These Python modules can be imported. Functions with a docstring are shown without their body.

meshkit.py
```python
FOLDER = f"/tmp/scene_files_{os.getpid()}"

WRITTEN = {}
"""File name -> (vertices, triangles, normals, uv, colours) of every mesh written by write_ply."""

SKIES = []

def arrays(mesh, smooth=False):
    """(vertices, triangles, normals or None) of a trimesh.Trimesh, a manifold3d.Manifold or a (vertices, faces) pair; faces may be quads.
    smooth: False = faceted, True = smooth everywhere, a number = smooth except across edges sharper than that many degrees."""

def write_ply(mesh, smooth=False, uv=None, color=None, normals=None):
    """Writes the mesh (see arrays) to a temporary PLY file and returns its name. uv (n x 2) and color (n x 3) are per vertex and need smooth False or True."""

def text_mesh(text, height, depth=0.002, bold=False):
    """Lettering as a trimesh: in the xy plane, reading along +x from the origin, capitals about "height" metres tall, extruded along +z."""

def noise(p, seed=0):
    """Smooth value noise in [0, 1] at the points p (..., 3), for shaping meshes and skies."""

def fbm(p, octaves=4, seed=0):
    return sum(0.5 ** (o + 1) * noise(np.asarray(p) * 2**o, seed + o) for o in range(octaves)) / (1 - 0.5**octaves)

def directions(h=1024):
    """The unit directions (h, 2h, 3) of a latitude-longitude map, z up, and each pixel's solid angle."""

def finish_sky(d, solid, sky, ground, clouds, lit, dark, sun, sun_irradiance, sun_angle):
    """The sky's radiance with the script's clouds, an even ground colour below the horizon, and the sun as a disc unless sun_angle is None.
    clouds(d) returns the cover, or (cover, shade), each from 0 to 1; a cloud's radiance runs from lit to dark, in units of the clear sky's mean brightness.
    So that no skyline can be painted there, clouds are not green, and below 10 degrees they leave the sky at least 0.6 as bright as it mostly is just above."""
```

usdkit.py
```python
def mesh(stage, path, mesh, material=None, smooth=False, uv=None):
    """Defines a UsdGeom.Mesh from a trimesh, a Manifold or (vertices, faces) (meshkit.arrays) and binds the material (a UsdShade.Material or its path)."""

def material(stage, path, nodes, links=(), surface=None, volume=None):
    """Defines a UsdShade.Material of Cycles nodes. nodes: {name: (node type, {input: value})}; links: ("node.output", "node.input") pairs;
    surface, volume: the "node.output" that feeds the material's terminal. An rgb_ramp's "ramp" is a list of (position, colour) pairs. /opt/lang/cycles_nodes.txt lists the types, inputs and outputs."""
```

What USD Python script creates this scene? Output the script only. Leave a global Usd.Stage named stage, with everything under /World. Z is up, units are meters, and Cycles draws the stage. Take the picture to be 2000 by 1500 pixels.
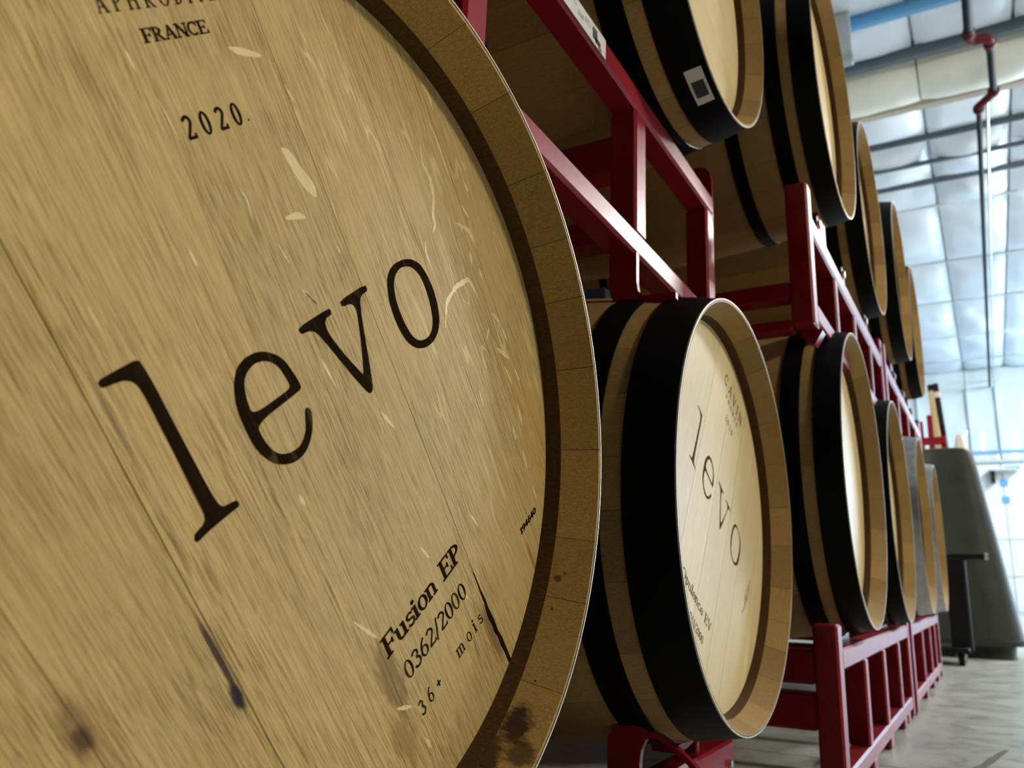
import math, random
import numpy as np, trimesh, usdkit, meshkit
from pxr import Usd, UsdGeom, UsdLux, UsdShade, Gf, Sdf, Vt
from shapely.geometry import Polygon, LineString, box as sbox, Point
from shapely.ops import unary_union
from shapely import affinity

stage = Usd.Stage.CreateInMemory()
UsdGeom.SetStageUpAxis(stage, 'Z')
UsdGeom.SetStageMetersPerUnit(stage, 1.0)
W = '/World'
stage.SetDefaultPrim(UsdGeom.Xform.Define(stage, W).GetPrim())
FZ = 0.46                      # height of the first barrel's axis over the floor
R_ = random.Random(7)

# ------------------------------------------------------------------ camera
F_PX, PITCH, ROLL, YAW = 1597.4, 0.23447, 0.024614, 0.528276
CAM = np.array([0.28867, -0.36096, -0.10195 + FZ])
fw = np.array([-math.sin(YAW) * math.cos(PITCH), math.cos(YAW) * math.cos(PITCH), math.sin(PITCH)])
r0 = np.array([math.cos(YAW), math.sin(YAW), 0.0])
u0 = np.cross(r0, fw)
cr, sr = math.cos(ROLL), math.sin(ROLL)
rt, up = cr * r0 + sr * u0, -sr * r0 + cr * u0
cam = UsdGeom.Camera.Define(stage, W + '/camera')
M4 = np.eye(4)
M4[0, :3], M4[1, :3], M4[2, :3], M4[3, :3] = rt, up, -fw, CAM
cam.AddTransformOp().Set(Gf.Matrix4d(*M4.ravel().tolist()))
cam.CreateHorizontalApertureAttr(36.0)
cam.CreateVerticalApertureAttr(27.0)
cam.CreateFocalLengthAttr(36.0 * F_PX / 2000)
cam.CreateFStopAttr(9.5)
cam.CreateFocusDistanceAttr(0.68)
cam.CreateClippingRangeAttr(Gf.Vec2f(0.02, 500))
cam.CreateExposureAttr(0.0)

# ------------------------------------------------------------------ light
def disk(name, pos, aim, radius, power, col):
    l = UsdLux.DiskLight.Define(stage, f'{W}/{name}')
    l.CreateRadiusAttr(radius)
    l.CreateIntensityAttr(power)
    l.CreateColorAttr(Gf.Vec3f(*col))
    d = np.array(pos, float) - np.array(aim, float)
    d /= np.linalg.norm(d)
    x = np.cross([0, 0, 1.0], d); x = x / np.linalg.norm(x) if np.linalg.norm(x) > 1e-6 else np.array([1.0, 0, 0])
    y = np.cross(d, x)
    m = np.eye(4); m[0, :3], m[1, :3], m[2, :3], m[3, :3] = x, y, d, pos
    l.AddTransformOp().Set(Gf.Matrix4d(*m.ravel().tolist()))
    return l

def rect(name, pos, aim, w, h, power, col):
    l = UsdLux.RectLight.Define(stage, f'{W}/{name}')
    l.CreateWidthAttr(w); l.CreateHeightAttr(h)
    l.CreateIntensityAttr(power)
    l.CreateColorAttr(Gf.Vec3f(*col))
    d = np.array(pos, float) - np.array(aim, float)
    d /= np.linalg.norm(d)
    x = np.cross([0, 0, 1.0], d); x /= np.linalg.norm(x)
    y = np.cross(d, x)
    m = np.eye(4); m[0, :3], m[1, :3], m[2, :3], m[3, :3] = x, y, d, pos
    l.AddTransformOp().Set(Gf.Matrix4d(*m.ravel().tolist()))
    return l

dome = UsdLux.DomeLight.Define(stage, W + '/ambient_light')
dome.CreateIntensityAttr(0.004)
dome.CreateColorAttr(Gf.Vec3f(0.9, 0.95, 1.0))
WARM, WHITE, COOL = (1.0, 0.92, 0.74), (1.0, 0.97, 0.92), (0.78, 0.89, 1.0)
flood = disk('high_bay_light', (6.4, 1.9, 4.45), (0, 1.5, 1.1), 0.45, 245, WARM)      # hooded lamp aimed at the rack row
sh_ = UsdLux.ShapingAPI.Apply(flood.GetPrim()); sh_.CreateShapingConeAngleAttr(18.0); sh_.CreateShapingConeSoftnessAttr(0.4)
disk('high_bay_light_001', (3.4, 8.5, 4.3), (1.0, 8.0, 0.0), 0.5, 225, WHITE)
disk('high_bay_light_004', (-2.2, -2.6, 4.3), (-1.6, -1.0, 0.0), 0.5, 42, WHITE)
disk('high_bay_light_002', (2.4, 13.5, 4.3), (0.6, 15.0, 1.0), 0.5, 95, COOL)
disk('high_bay_light_003', (-3.4, 1.6, 4.3), (-3.2, 1.6, 0.0), 0.5, 170, WHITE)
rect('daylight_doorway', (5.2, 17.3, 2.1), (4.0, 8.0, 3.4), 4.2, 3.6, 17, (0.56, 0.78, 1.0))

# ------------------------------------------------------------------ helpers
taken = {}
def numbered(path):
    k = taken.get(path, -1) + 1
    taken[path] = k
    return path if k == 0 else f'{path}_{k:03d}'

def keys(prim, label=None, cat=None, group=None, kind=None):
    for k, v in (('label', label), ('category', cat), ('group', group), ('kind', kind)):
        if v:
            prim.SetCustomDataByKey(k, v)

def thing(name, label, cat, loc=(0, 0, 0), rotx=0.0, rotz=0.0, group=None, scale=1.0, kind=None):
    p = numbered(f'{W}/{name}')
    x = UsdGeom.Xform.Define(stage, p)
    x.AddTranslateOp().Set(Gf.Vec3d(*map(float, loc)))
    if rotz: x.AddRotateZOp().Set(rotz)
    if rotx: x.AddRotateXOp().Set(rotx)
    if scale != 1.0: x.AddScaleOp().Set(Gf.Vec3f(scale, scale, scale))
    keys(x.GetPrim(), label, cat, group, kind)
    return p

def part(parent, name, mesh, mat, smooth=False, label=None, kind=None):
    p = numbered(f'{parent}/{name}')
    m = usdkit.mesh(stage, p, mesh, mat, smooth)
    keys(m.GetPrim(), label, None, None, kind)
    return p

def top(name, mesh, mat, label, cat=None, smooth=False, group=None, kind=None):
    p = numbered(f'{W}/{name}')
    m = usdkit.mesh(stage, p, mesh, mat, smooth)
    keys(m.GetPrim(), label, cat, group, kind)
    return p

def copy_of(src, name, label, cat, loc, rotx=0.0, scale=1.0, group=None):
    p = thing(name, label, cat, loc, rotx, 0.0, group, scale)
    pr = stage.GetPrimAtPath(p)
    pr.GetReferences().AddInternalReference(src)
    pr.SetInstanceable(True)
    return p

def cbox(x0, x1, y0, y1, z0, z1, c=0.003):
    """box with chamfered edges"""
    c = min(c, (x1 - x0) / 3, (y1 - y0) / 3, (z1 - z0) / 3)
    pts = []
    for x, sx in ((x0, 1), (x1, -1)):
        for y, sy in ((y0, 1), (y1, -1)):
            for z, sz in ((z0, 1), (z1, -1)):
                pts += [(x + sx * c, y + sy * c, z), (x + sx * c, y, z + sz * c), (x, y + sy * c, z + sz * c)]
    return trimesh.convex.convex_hull(np.array(pts))

def cat(ms): return trimesh.util.concatenate(ms)

def tube(path, r, n=12, closed_ends=True):
    """round tube swept along a polyline with mitred joints"""
    path = np.array(path, float)
    t = np.gradient(path, axis=0)
    seg = np.diff(path, axis=0); seg /= np.linalg.norm(seg, axis=1, keepdims=True)
    t = np.vstack([seg[:1], seg[:-1] + seg[1:], seg[-1:]]); t /= np.linalg.norm(t, axis=1, keepdims=True)
    a = np.array([0, 0, 1.0]) if abs(t[0][2]) < 0.9 else np.array([1.0, 0, 0])
    rings = []
    for i, p in enumerate(path):
        a = a - t[i] * (a @ t[i]); a /= np.linalg.norm(a)
        b = np.cross(t[i], a)
        k = 1.0
        if 0 < i < len(path) - 1:
            k = 1.0
        th = np.linspace(0, 2 * np.pi, n, endpoint=False)
        rr = r[i] if hasattr(r, '__len__') else r
        rings.append(p + rr * (np.cos(th)[:, None] * a + np.sin(th)[:, None] * b))
    v = np.vstack(rings); f = []
    for i in range(len(path) - 1):
        for j in range(n):
            q = [i * n + j, i * n + (j + 1) % n, (i + 1) * n + (j + 1) % n, (i + 1) * n + j]
            f += [(q[0], q[1], q[2]), (q[0], q[2], q[3])]
    for i, s in ((0, -1), (len(path) - 1, 1)):
        c = len(v); v = np.vstack([v, path[i]])
        for j in range(n):
            a_, b_ = i * n + j, i * n + (j + 1) % n
            f.append((c, a_, b_) if s > 0 else (c, b_, a_))
    return trimesh.Trimesh(v, np.array(f), process=False)

def bent_bar(path_xz, depth, y0, y1):
    """flat-sided rectangular tube: path in the x-z plane, thickness depth, from y0 to y1"""
    g = LineString(path_xz).buffer(depth / 2, cap_style=2, join_style=1, quad_segs=6)
    m = trimesh.creation.extrude_polygon(g, y1 - y0, engine='earcut')
    v = m.vertices.copy()
    m.vertices = np.stack([v[:, 0], v[:, 2] + y0, v[:, 1]], 1)
    m.invert() if m.volume < 0 else None
    return m

# ------------------------------------------------------------------ materials
LK = W + '/Looks'
def mat(name, nodes, links, surface='p.BSDF'):
    return usdkit.material(stage, f'{LK}/{name}', nodes, links, surface=surface)

def plain(name, col, rough=0.5, metallic=0.0, spec=0.5, coat=0.0, var=0.0, scale=8.0, bump=0.0, bscale=60.0, coord='object'):
    n = {'p': ('principled_bsdf', {'base_color': col, 'roughness': rough, 'metallic': metallic, 'specular_ior_level': spec, 'coat_weight': coat, 'coat_roughness': 0.08})}
    l = []
    if var or bump:
        n['tc'] = ('texture_coordinate', {})
    if var:
        n['n'] = ('noise_texture', {'scale': scale, 'detail': 5.0, 'roughness': 0.6})
        lo = [c * (1 - var) for c in col]; hi = [min(1, c * (1 + var)) for c in col]
        n['r'] = ('rgb_ramp', {'ramp': [(0.3, lo), (0.7, hi)]})
        l += [(f'tc.{coord}', 'n.vector'), ('n.fac', 'r.fac'), ('r.color', 'p.base_color')]
    if bump:
        n['bn'] = ('noise_texture', {'scale': bscale, 'detail': 3.0})
        n['b'] = ('bump', {'strength': bump, 'distance': 0.003})
        l += [(f'tc.{coord}', 'bn.vector'), ('bn.fac', 'b.height'), ('b.normal', 'p.normal')]
    return mat(name, n, l)

def oak(name, light, dark, pore, axis='z', fleck=None, fleck_amt=0.0, rough=0.45, pore_amt=0.75, fine=1.0, marks=(), tone=0.14, saw=0.0, spec=0.09):
    """oak: long grain along one object axis, dark pores as fine dashes, pale wavy flecks; every piece gets its own slice and tone"""
    def sc(across, along):
        s = [across, across, across]; s['xyz'.index(axis)] = along
        return tuple(s)
    n = {
        'tc': ('texture_coordinate', {}), 'oi': ('object_info', {}),
        'k': ('math', {'math_type': 'multiply', 'value2': 3.7}),
        'off': ('combine_xyz', {}),
        'v': ('vector_math', {'math_type': 'add'}),
        'm1': ('mapping', {'scale': sc(560 * fine, 7.0)}), 'g1': ('noise_texture', {'scale': 1.0, 'detail': 4.0, 'roughness': 0.6, 'distortion': 0.2}),
        'm2': ('mapping', {'scale': sc(1850 * fine, 42)}), 'g2': ('noise_texture', {'scale': 1.0, 'detail': 2.5, 'roughness': 0.6, 'distortion': 0.15}),
        'm3': ('mapping', {'scale': sc(16, 7)}), 'g3': ('noise_texture', {'scale': 1.0, 'detail': 3.0}),
        'r1': ('rgb_ramp', {'ramp': [(0.28, dark), (0.5, [(a + b) / 2 for a, b in zip(light, dark)]), (0.72, light)]}),
        'pm': ('map_range', {'range_type': 'smoothstep', 'from_min': 0.45, 'from_max': 0.63, 'to_min': 0.0, 'to_max': pore_amt, 'clamp': True}),
        'pr': ('map_range', {'from_min': 0.30, 'from_max': 0.62, 'to_min': 0.35, 'to_max': 1.0, 'clamp': True}),
        'pmul': ('math', {'math_type': 'multiply'}),
        'mixp': ('mix_color', {'blend_type': 'mix', 'b': pore}),
        'tn': ('map_range', {'from_min': 0.0, 'from_max': 1.0, 'to_min': 1 - tone, 'to_max': 1 + tone * 0.6}),
        'tone': ('vector_math', {'math_type': 'scale'}),
        'bp': ('bump', {'strength': 0.22, 'distance': 0.0006, 'invert': True}),
        'p': ('principled_bsdf', {'roughness': rough, 'specular_ior_level': spec}),
    }
    l = [('oi.random', 'k.value1'), ('k.value', 'off.x'), ('k.value', 'off.y'), ('k.value', 'off.z'),
         ('tc.object', 'v.vector1'), ('off.vector', 'v.vector2'),
         ('v.vector', 'm1.vector'), ('m1.vector', 'g1.vector'), ('v.vector', 'm2.vector'), ('m2.vector', 'g2.vector'),
         ('v.vector', 'm3.vector'), ('m3.vector', 'g3.vector'), ('g1.fac', 'r1.fac'),
         ('g2.fac', 'pm.value'), ('g3.fac', 'pr.value'), ('pm.result', 'pmul.value1'), ('pr.result', 'pmul.value2'),
         ('r1.color', 'mixp.a'), ('pmul.value', 'mixp.fac'), ('oi.random', 'tn.value')]
    last = 'mixp.result'
    if fleck_amt:
        n.update({
            'm4': ('mapping', {'scale': sc(58, 8.5)}),
            'g4': ('noise_texture', {'scale': 1.0, 'detail': 1.2, 'roughness': 0.45, 'distortion': 0.7}),
            'g4s': ('math', {'math_type': 'subtract', 'value2': 0.54}), 'g4a': ('math', {'math_type': 'absolute'}),
            'f1': ('map_range', {'range_type': 'smoothstep', 'from_min': 0.021, 'from_max': 0.010, 'to_min': 0.0, 'to_max': 1.0, 'clamp': True}),
            'm5': ('mapping', {'scale': sc(22, 16), 'location': (3.1, 1.7, 5.2)}),
            'g5': ('noise_texture', {'scale': 1.0, 'detail': 2.0}),
            'f2': ('map_range', {'from_min': 0.50, 'from_max': 0.60, 'to_min': 0.0, 'to_max': fleck_amt, 'clamp': True}),
            'fm': ('math', {'math_type': 'multiply'}), 'mixf': ('mix_color', {'b': fleck})})
        l += [('v.vector', 'm4.vector'), ('m4.vector', 'g4.vector'), ('g4.fac', 'g4s.value1'), ('g4s.value', 'g4a.value1'), ('g4a.value', 'f1.value'),
              ('tc.object', 'm5.vector'), ('m5.vector', 'g5.vector'), ('g5.fac', 'f2.value'),
              ('f1.result', 'fm.value1'), ('f2.result', 'fm.value2'), ('fm.value', 'mixf.fac'), (last, 'mixf.a')]
        last = 'mixf.result'
    if saw:
        n.update({'ms': ('mapping', {'scale': (330, 1500, 1500)}), 'gs': ('noise_texture', {'scale': 1.0, 'detail': 2.0}),
                  'ss': ('map_range', {'from_min': 0.40, 'from_max': 0.7, 'to_min': 0.0, 'to_max': saw, 'clamp': True}), 'mixs': ('mix_color', {'b': pore})})
        l += [('tc.object', 'ms.vector'), ('ms.vector', 'gs.vector'), ('gs.fac', 'ss.value'), ('ss.result', 'mixs.fac'), (last, 'mixs.a')]
        last = 'mixs.result'
    for i, (c, s, col, amt, rag) in enumerate(marks):     # stains: an ellipse (centre, half sizes) with a ragged edge
        n.update({
            f'ma{i}': ('vector_math', {'math_type': 'subtract', 'vector2': c}),
            f'mb{i}': ('vector_math', {'math_type': 'divide', 'vector2': s}),
            f'ml{i}': ('vector_math', {'math_type': 'length'}),
            f'mm{i}': ('mapping', {'scale': sc(210, 55)}),
            f'mg{i}': ('noise_texture', {'scale': 1.0, 'detail': 4.0, 'roughness': 0.65}),
            f'mr{i}': ('math', {'math_type': 'multiply_add', 'value2': rag, 'value3': -rag / 2}),
            f'ms{i}': ('math', {'math_type': 'add'}),
            f'mf{i}': ('map_range', {'range_type': 'smoothstep', 'from_min': 1.05, 'from_max': 0.45, 'to_min': 0.0, 'to_max': amt, 'clamp': True}),
            f'mx{i}': ('mix_color', {'b': col})})
        l += [('tc.object', f'ma{i}.vector1'), (f'ma{i}.vector', f'mb{i}.vector1'), (f'mb{i}.vector', f'ml{i}.vector1'),
              ('tc.object', f'mm{i}.vector'), (f'mm{i}.vector', f'mg{i}.vector'), (f'mg{i}.fac', f'mr{i}.value1'),
              (f'ml{i}.value', f'ms{i}.value1'), (f'mr{i}.value', f'ms{i}.value2'), (f'ms{i}.value', f'mf{i}.value'),
              (f'mf{i}.result', f'mx{i}.fac'), (last, f'mx{i}.a')]
        last = f'mx{i}.result'
    l += [(last, 'tone.vector1'), ('tn.result', 'tone.scale'), ('tone.vector', 'p.base_color'),
          ('pmul.value', 'bp.height'), ('bp.normal', 'p.normal')]
    return mat(name, n, l)

LIGHT, DARK, PORE, FLK = (0.52, 0.368, 0.155), (0.41, 0.278, 0.098), (0.165, 0.095, 0.020), (0.68, 0.54, 0.27)
BLK = (0.010, 0.006, 0.004)
head1_marks = [
    ((-0.043, -0.1440, -0.066), (0.01, 0.0026, 0.034), (0.045, 0.018, 0.012), 0.95, 0.5),
    ((-0.043, -0.1455, -0.090), (0.01, 0.0042, 0.011), BLK, 0.97, 0.9),
    ((-0.043, -0.2125, -0.045), (0.01, 0.0046, 0.0085), BLK, 0.9, 0.9),
    ((-0.043, -0.2125, -0.040), (0.01, 0.0095, 0.020), (0.14, 0.075, 0.03), 0.55, 0.9),
    ((-0.043, -0.1335, 0.060), (0.01, 0.0018, 0.035), (0.10, 0.05, 0.03), 0.55, 0.5),
    ((-0.043, -0.0520, -0.171), (0.01, 0.0130, 0.034), (0.15, 0.090, 0.018), 0.7, 1.8),
    ((-0.043, -0.0620, -0.208), (0.01, 0.0125, 0.024), (0.20, 0.115, 0.028), 0.6, 1.8),
    ((-0.043, 0.0545, -0.228), (0.01, 0.0060, 0.034), (0.16, 0.07, 0.03), 0.75, 0.9),
    ((-0.043, 0.1370, -0.222), (0.01, 0.0030, 0.022), (0.20, 0.10, 0.03), 0.7, 0.6),
    ((-0.043, 0.2050, -0.150), (0.01, 0.030, 0.10), (0.42, 0.23, 0.05), 0.30, 0.7),
]
flake_marks = []
M = {}
M['head_oak'] = oak('head_oak', LIGHT, DARK, PORE, 'z', FLK, 0.10, 0.5, pore_amt=0.9, marks=head1_marks + flake_marks, tone=0.06)
M['ray_oak'] = oak('ray_flecked_head_oak', LIGHT, DARK, PORE, 'z', FLK, 0.45, 0.5, pore_amt=0.75, marks=head1_marks + flake_marks, tone=0.06)
M['plain_head_oak'] = oak('plain_head_oak', (0.66, 0.52, 0.29), (0.58, 0.43, 0.21), (0.36, 0.24, 0.10), 'z', (0.74, 0.6, 0.36), 0.35, 0.42, pore_amt=0.3, tone=0.08)
M['stave_oak'] = oak('stave_oak', (0.44, 0.285, 0.110), (0.33, 0.200, 0.070), (0.12, 0.065, 0.02), 'x', (0.42, 0.29, 0.14), 0.2, 0.5, pore_amt=0.45, tone=0.22, saw=0.35)
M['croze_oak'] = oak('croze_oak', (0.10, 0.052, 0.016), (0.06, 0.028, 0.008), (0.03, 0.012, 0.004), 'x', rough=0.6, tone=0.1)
M['ink'] = oak('burnt_ink', (0.022, 0.012, 0.006), (0.010, 0.006, 0.003), (0.004, 0.003, 0.002), 'z', (0.10, 0.06, 0.025), 0.5, 0.7, tone=0.0, spec=0.0)
M['faint_ink'] = oak('faint_ink', (0.12, 0.07, 0.03), (0.06, 0.035, 0.015), (0.04, 0.02, 0.01), 'z', rough=0.7, tone=0.0, spec=0.0)
M['black_hoop'] = plain('black_hoop_paint', (0.0030, 0.0030, 0.0032), 0.45, spec=0.06, bump=0.05, bscale=90)
M['hoop_edge'] = plain('bare_hoop_edge', (0.50, 0.44, 0.34), 0.4, metallic=0.6)
M['zinc_hoop'] = plain('galvanised_hoop', (0.42, 0.43, 0.43), 0.38, metallic=0.85, var=0.25, scale=40)
M['red_paint'] = plain('red_rack_paint', (0.22, 0.008, 0.016), 0.36, spec=0.18, coat=0.04, var=0.22, scale=14, bump=0.08, bscale=70)
M['steel'] = plain('zinc_steel', (0.62, 0.62, 0.60), 0.3, metallic=0.9)
M['rubber'] = plain('black_rubber', (0.006, 0.006, 0.007), 0.55, spec=0.2)
M['label'] = plain('white_label_paper', (0.60, 0.58, 0.54), 0.5)
M['label_grey'] = plain('label_print_grey', (0.33, 0.38, 0.36), 0.6, var=0.5, scale=120)
M['label_dark'] = plain('label_print_black', (0.02, 0.022, 0.02), 0.6)
M['label_red'] = plain('label_print_red', (0.4, 0.08, 0.04), 0.6)

# ------------------------------------------------------------------ setting: floor, walls, roof
def floor_material():
    n = {'tc': ('texture_coordinate', {}),
         'n1': ('noise_texture', {'scale': 1.1, 'detail': 6.0, 'roughness': 0.6}),
         'n2': ('noise_texture', {'scale': 9.0, 'detail': 5.0, 'roughness': 0.65, 'distortion': 0.6}),
         'mx': ('math', {'math_type': 'multiply_add', 'value2': 0.5}), 'h': ('math', {'math_type': 'multiply', 'value2': 0.5}),
         'r': ('rgb_ramp', {'ramp': [(0.32, (0.24, 0.245, 0.22)), (0.5, (0.37, 0.38, 0.345)), (0.68, (0.50, 0.515, 0.475))]}),
         'rr': ('map_range', {'from_min': 0.3, 'from_max': 0.7, 'to_min': 0.24, 'to_max': 0.48, 'clamp': True}),
         'b': ('bump', {'strength': 0.03, 'distance': 0.003}),
         'p': ('principled_bsdf', {'specular_ior_level': 0.5})}
    l = [('tc.object', 'n1.vector'), ('tc.object', 'n2.vector'), ('n2.fac', 'h.value1'), ('n1.fac', 'mx.value1'), ('h.value', 'mx.value3'),
         ('mx.value', 'r.fac'), ('r.color', 'p.base_color'), ('n2.fac', 'rr.value'), ('rr.result', 'p.roughness'), ('n2.fac', 'b.height'), ('b.normal', 'p.normal')]
    return mat('polished_concrete', n, l)
M['floor'] = floor_material()
floor = thing('floor', 'polished grey concrete warehouse floor', None, kind='structure')
slab_x = [-9, -3.6, 0.86, 5.4, 10]
slab_y = [-8, -2.6, 1.62, 6.4, 11.6, 17.6]
for i in range(len(slab_x) - 1):
    for j in range(len(slab_y) - 1):
        part(floor, 'slab', cbox(slab_x[i] + .003, slab_x[i + 1] - .003, slab_y[j] + .003, slab_y[j + 1] - .003, -0.15, 0.0, 0.003), M['floor'])
part(floor, 'joint_filler', cbox(-9, 10, -8, 17.6, -0.16, -0.006, 0.001), plain('dark_joint', (0.05, 0.045, 0.04), 0.8))

ck = np.array([(.185, 1.55), (.196, 1.64), (.206, 1.70), (.222, 1.76), (.236, 1.85), (.262, 1.97), (.268, 1.99), (.276, 1.98), (.262, 1.90), (.246, 1.80), (.232, 1.73), (.218, 1.69), (.208, 1.62), (.196, 1.54)])
cm = trimesh.creation.extrude_polygon(Polygon(ck).buffer(0), 0.0012, engine='earcut'); cm.apply_translation([0, 0, -0.0002])
part(floor, 'crack_patch', cm, plain('dark_crack_fill', (0.085, 0.07, 0.055), 0.7, var=.5, scale=60), label='dark filled crack')

WALL_Y, CEIL = 17.4, FZ + 4.1
M['vinyl'] = plain('white_vinyl_insulation', (0.74, 0.82, 0.93), 0.35, spec=0.5, var=0.06, scale=1.2, bump=0.25, bscale=7)
M['white_strap'] = plain('white_strap', (0.66, 0.70, 0.74), 0.5)
M['wall_panel'] = plain('white_liner_panel', (0.82, 0.84, 0.83), 0.4, var=0.03, scale=3)
M['purlin'] = plain('blue_grey_purlin', (0.11, 0.15, 0.18), 0.5, var=0.1)
M['bright_blue'] = plain('blue_steel', (0.12, 0.38, 0.74), 0.45)
M['wrap'] = plain('white_beam_wrap', (0.74, 0.76, 0.70), 0.4, var=0.06, scale=3, bump=0.5, bscale=5)
M['film'] = plain('clear_film_sheet', (0.72, 0.80, 0.81), 0.12, spec=0.6, bump=0.9, bscale=6)

def pillow(x0, x1, y0, y1, z, sag, nx=10, ny=10, seed=0):
    """one insulation bay seen from below: a sheet that sags between its straps, 12 mm thick"""
    gx, gy = np.linspace(0, 1, nx + 1), np.linspace(0, 1, ny + 1)
    X, Y = np.meshgrid(gx, gy, indexing='ij')
    bul = (np.clip(4 * X * (1 - X), 0, 1) * np.clip(4 * Y * (1 - Y), 0, 1)) ** 0.45
    P = np.stack([x0 + X * (x1 - x0), y0 + Y * (y1 - y0), z - sag * bul], -1)
    nz = meshkit.fbm(np.stack([P[..., 0] * 2.3, P[..., 1] * 2.3, P[..., 2] * 0 + seed], -1), 3, seed) - 0.5
    P[..., 2] -= nz * 0.10 * bul
    v = P.reshape(-1, 3)
    f = []
    for i in range(nx):
        for j in range(ny):
            a = i * (ny + 1) + j
            f += [(a, a + 1, a + ny + 2), (a, a + ny + 2, a + ny + 1)]
    f = np.array(f)
    top_ = v + [0, 0, 0.03]
    return trimesh.Trimesh(np.vstack([v, top_]), np.vstack([f, f[:, ::-1] + len(v)]), process=False)

ceil = thing('ceiling', 'warehouse roof lined with white sagging vinyl insulation between purlins', None, kind='structure')
purl = [0.0, 2.3, 4.0, 5.55, 6.14, 7.62, 8.60, 9.30, 11.15, 12.9, 14.9, 16.6, WALL_Y]
xs = [-6.0, -4.4, -2.8, -1.55, -0.62, 0.12, 0.80, 1.75, 2.7, 4.3, 6.0, 8.0]
k = 0
for j in range(len(purl) - 1):
    for i in range(len(xs) - 1):
        k += 1
        part(ceil, 'insulation_panel', pillow(xs[i] + .012, xs[i + 1] - .012, purl[j] + .012, purl[j + 1] - .012, CEIL, 0.06 + 0.04 * R_.random(), seed=k), M['vinyl'], smooth=50)
part(ceil, 'roof_deck', cbox(-6, 8, 0, WALL_Y, CEIL + 0.04, CEIL + 0.09), M['vinyl'])
for j, y in enumerate(purl[1:-1]):
    blue = abs(y - 5.55) < .01
    part(ceil, 'purlin', cbox(-6, 8, y - (0.03 if y < 6.5 else 0.015), y + (0.03 if y < 6.5 else 0.015), CEIL - (0.10 if y < 6.5 else 0.06 if y < 9.0 else 0.02), CEIL + 0.03, 0.006), M['bright_blue'] if blue else M['purlin'] if y < 9 else M['white_strap'])
part(ceil, 'purlin', cbox(-6, 8, 7.98, 8.02, CEIL - 0.12, CEIL - 0.08, 0.004), M['purlin'])

# deep wrapped frame beam under the roof
beam = thing('trim_1', 'frame beam wrapped in crumpled white insulation', None, kind='structure')
nb = 16
for i in range(nb):
    x0, x1 = -6 + i * 14 / nb, -6 + (i + 1) * 14 / nb
    s = np.linspace(0, 1, 9)
    ring = []
    for t_ in np.linspace(0, np.pi, 9):
        ring.append((6.50 - 0.27 * math.cos(t_), CEIL - 0.03 - 0.20 * math.sin(t_) ** 0.7))
    v, f = [], []
    for a, xx in enumerate(np.linspace(x0 + .006, x1 - .006, 9)):
        pinch = 1 - 0.10 * (abs(a - 4) / 4) ** 4
        for (yy, zz) in ring:
            q = np.array([xx, 6.50 + (yy - 6.50) * pinch, CEIL - 0.03 + (zz - CEIL + 0.03) * pinch])
            q[2] += 0.05 * (meshkit.fbm(q[None] * 5, 3, i)[0] - 0.5); v.append(q)
    for a in range(8):
        for b in range(8):
            q = a * 9 + b
            f += [(q, q + 1, q + 10), (q, q + 10, q + 9)]
    f = np.array(f)
    part(beam, 'beam_wrap', trimesh.Trimesh(np.array(v), f[:, ::-1], process=False), M['wrap'], smooth=40)
part(beam, 'beam_flange', cbox(-6, 8, 6.76, 6.84, CEIL - 0.17, CEIL - 0.12), plain('beige_flange', (0.50, 0.44, 0.36), 0.5))

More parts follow.
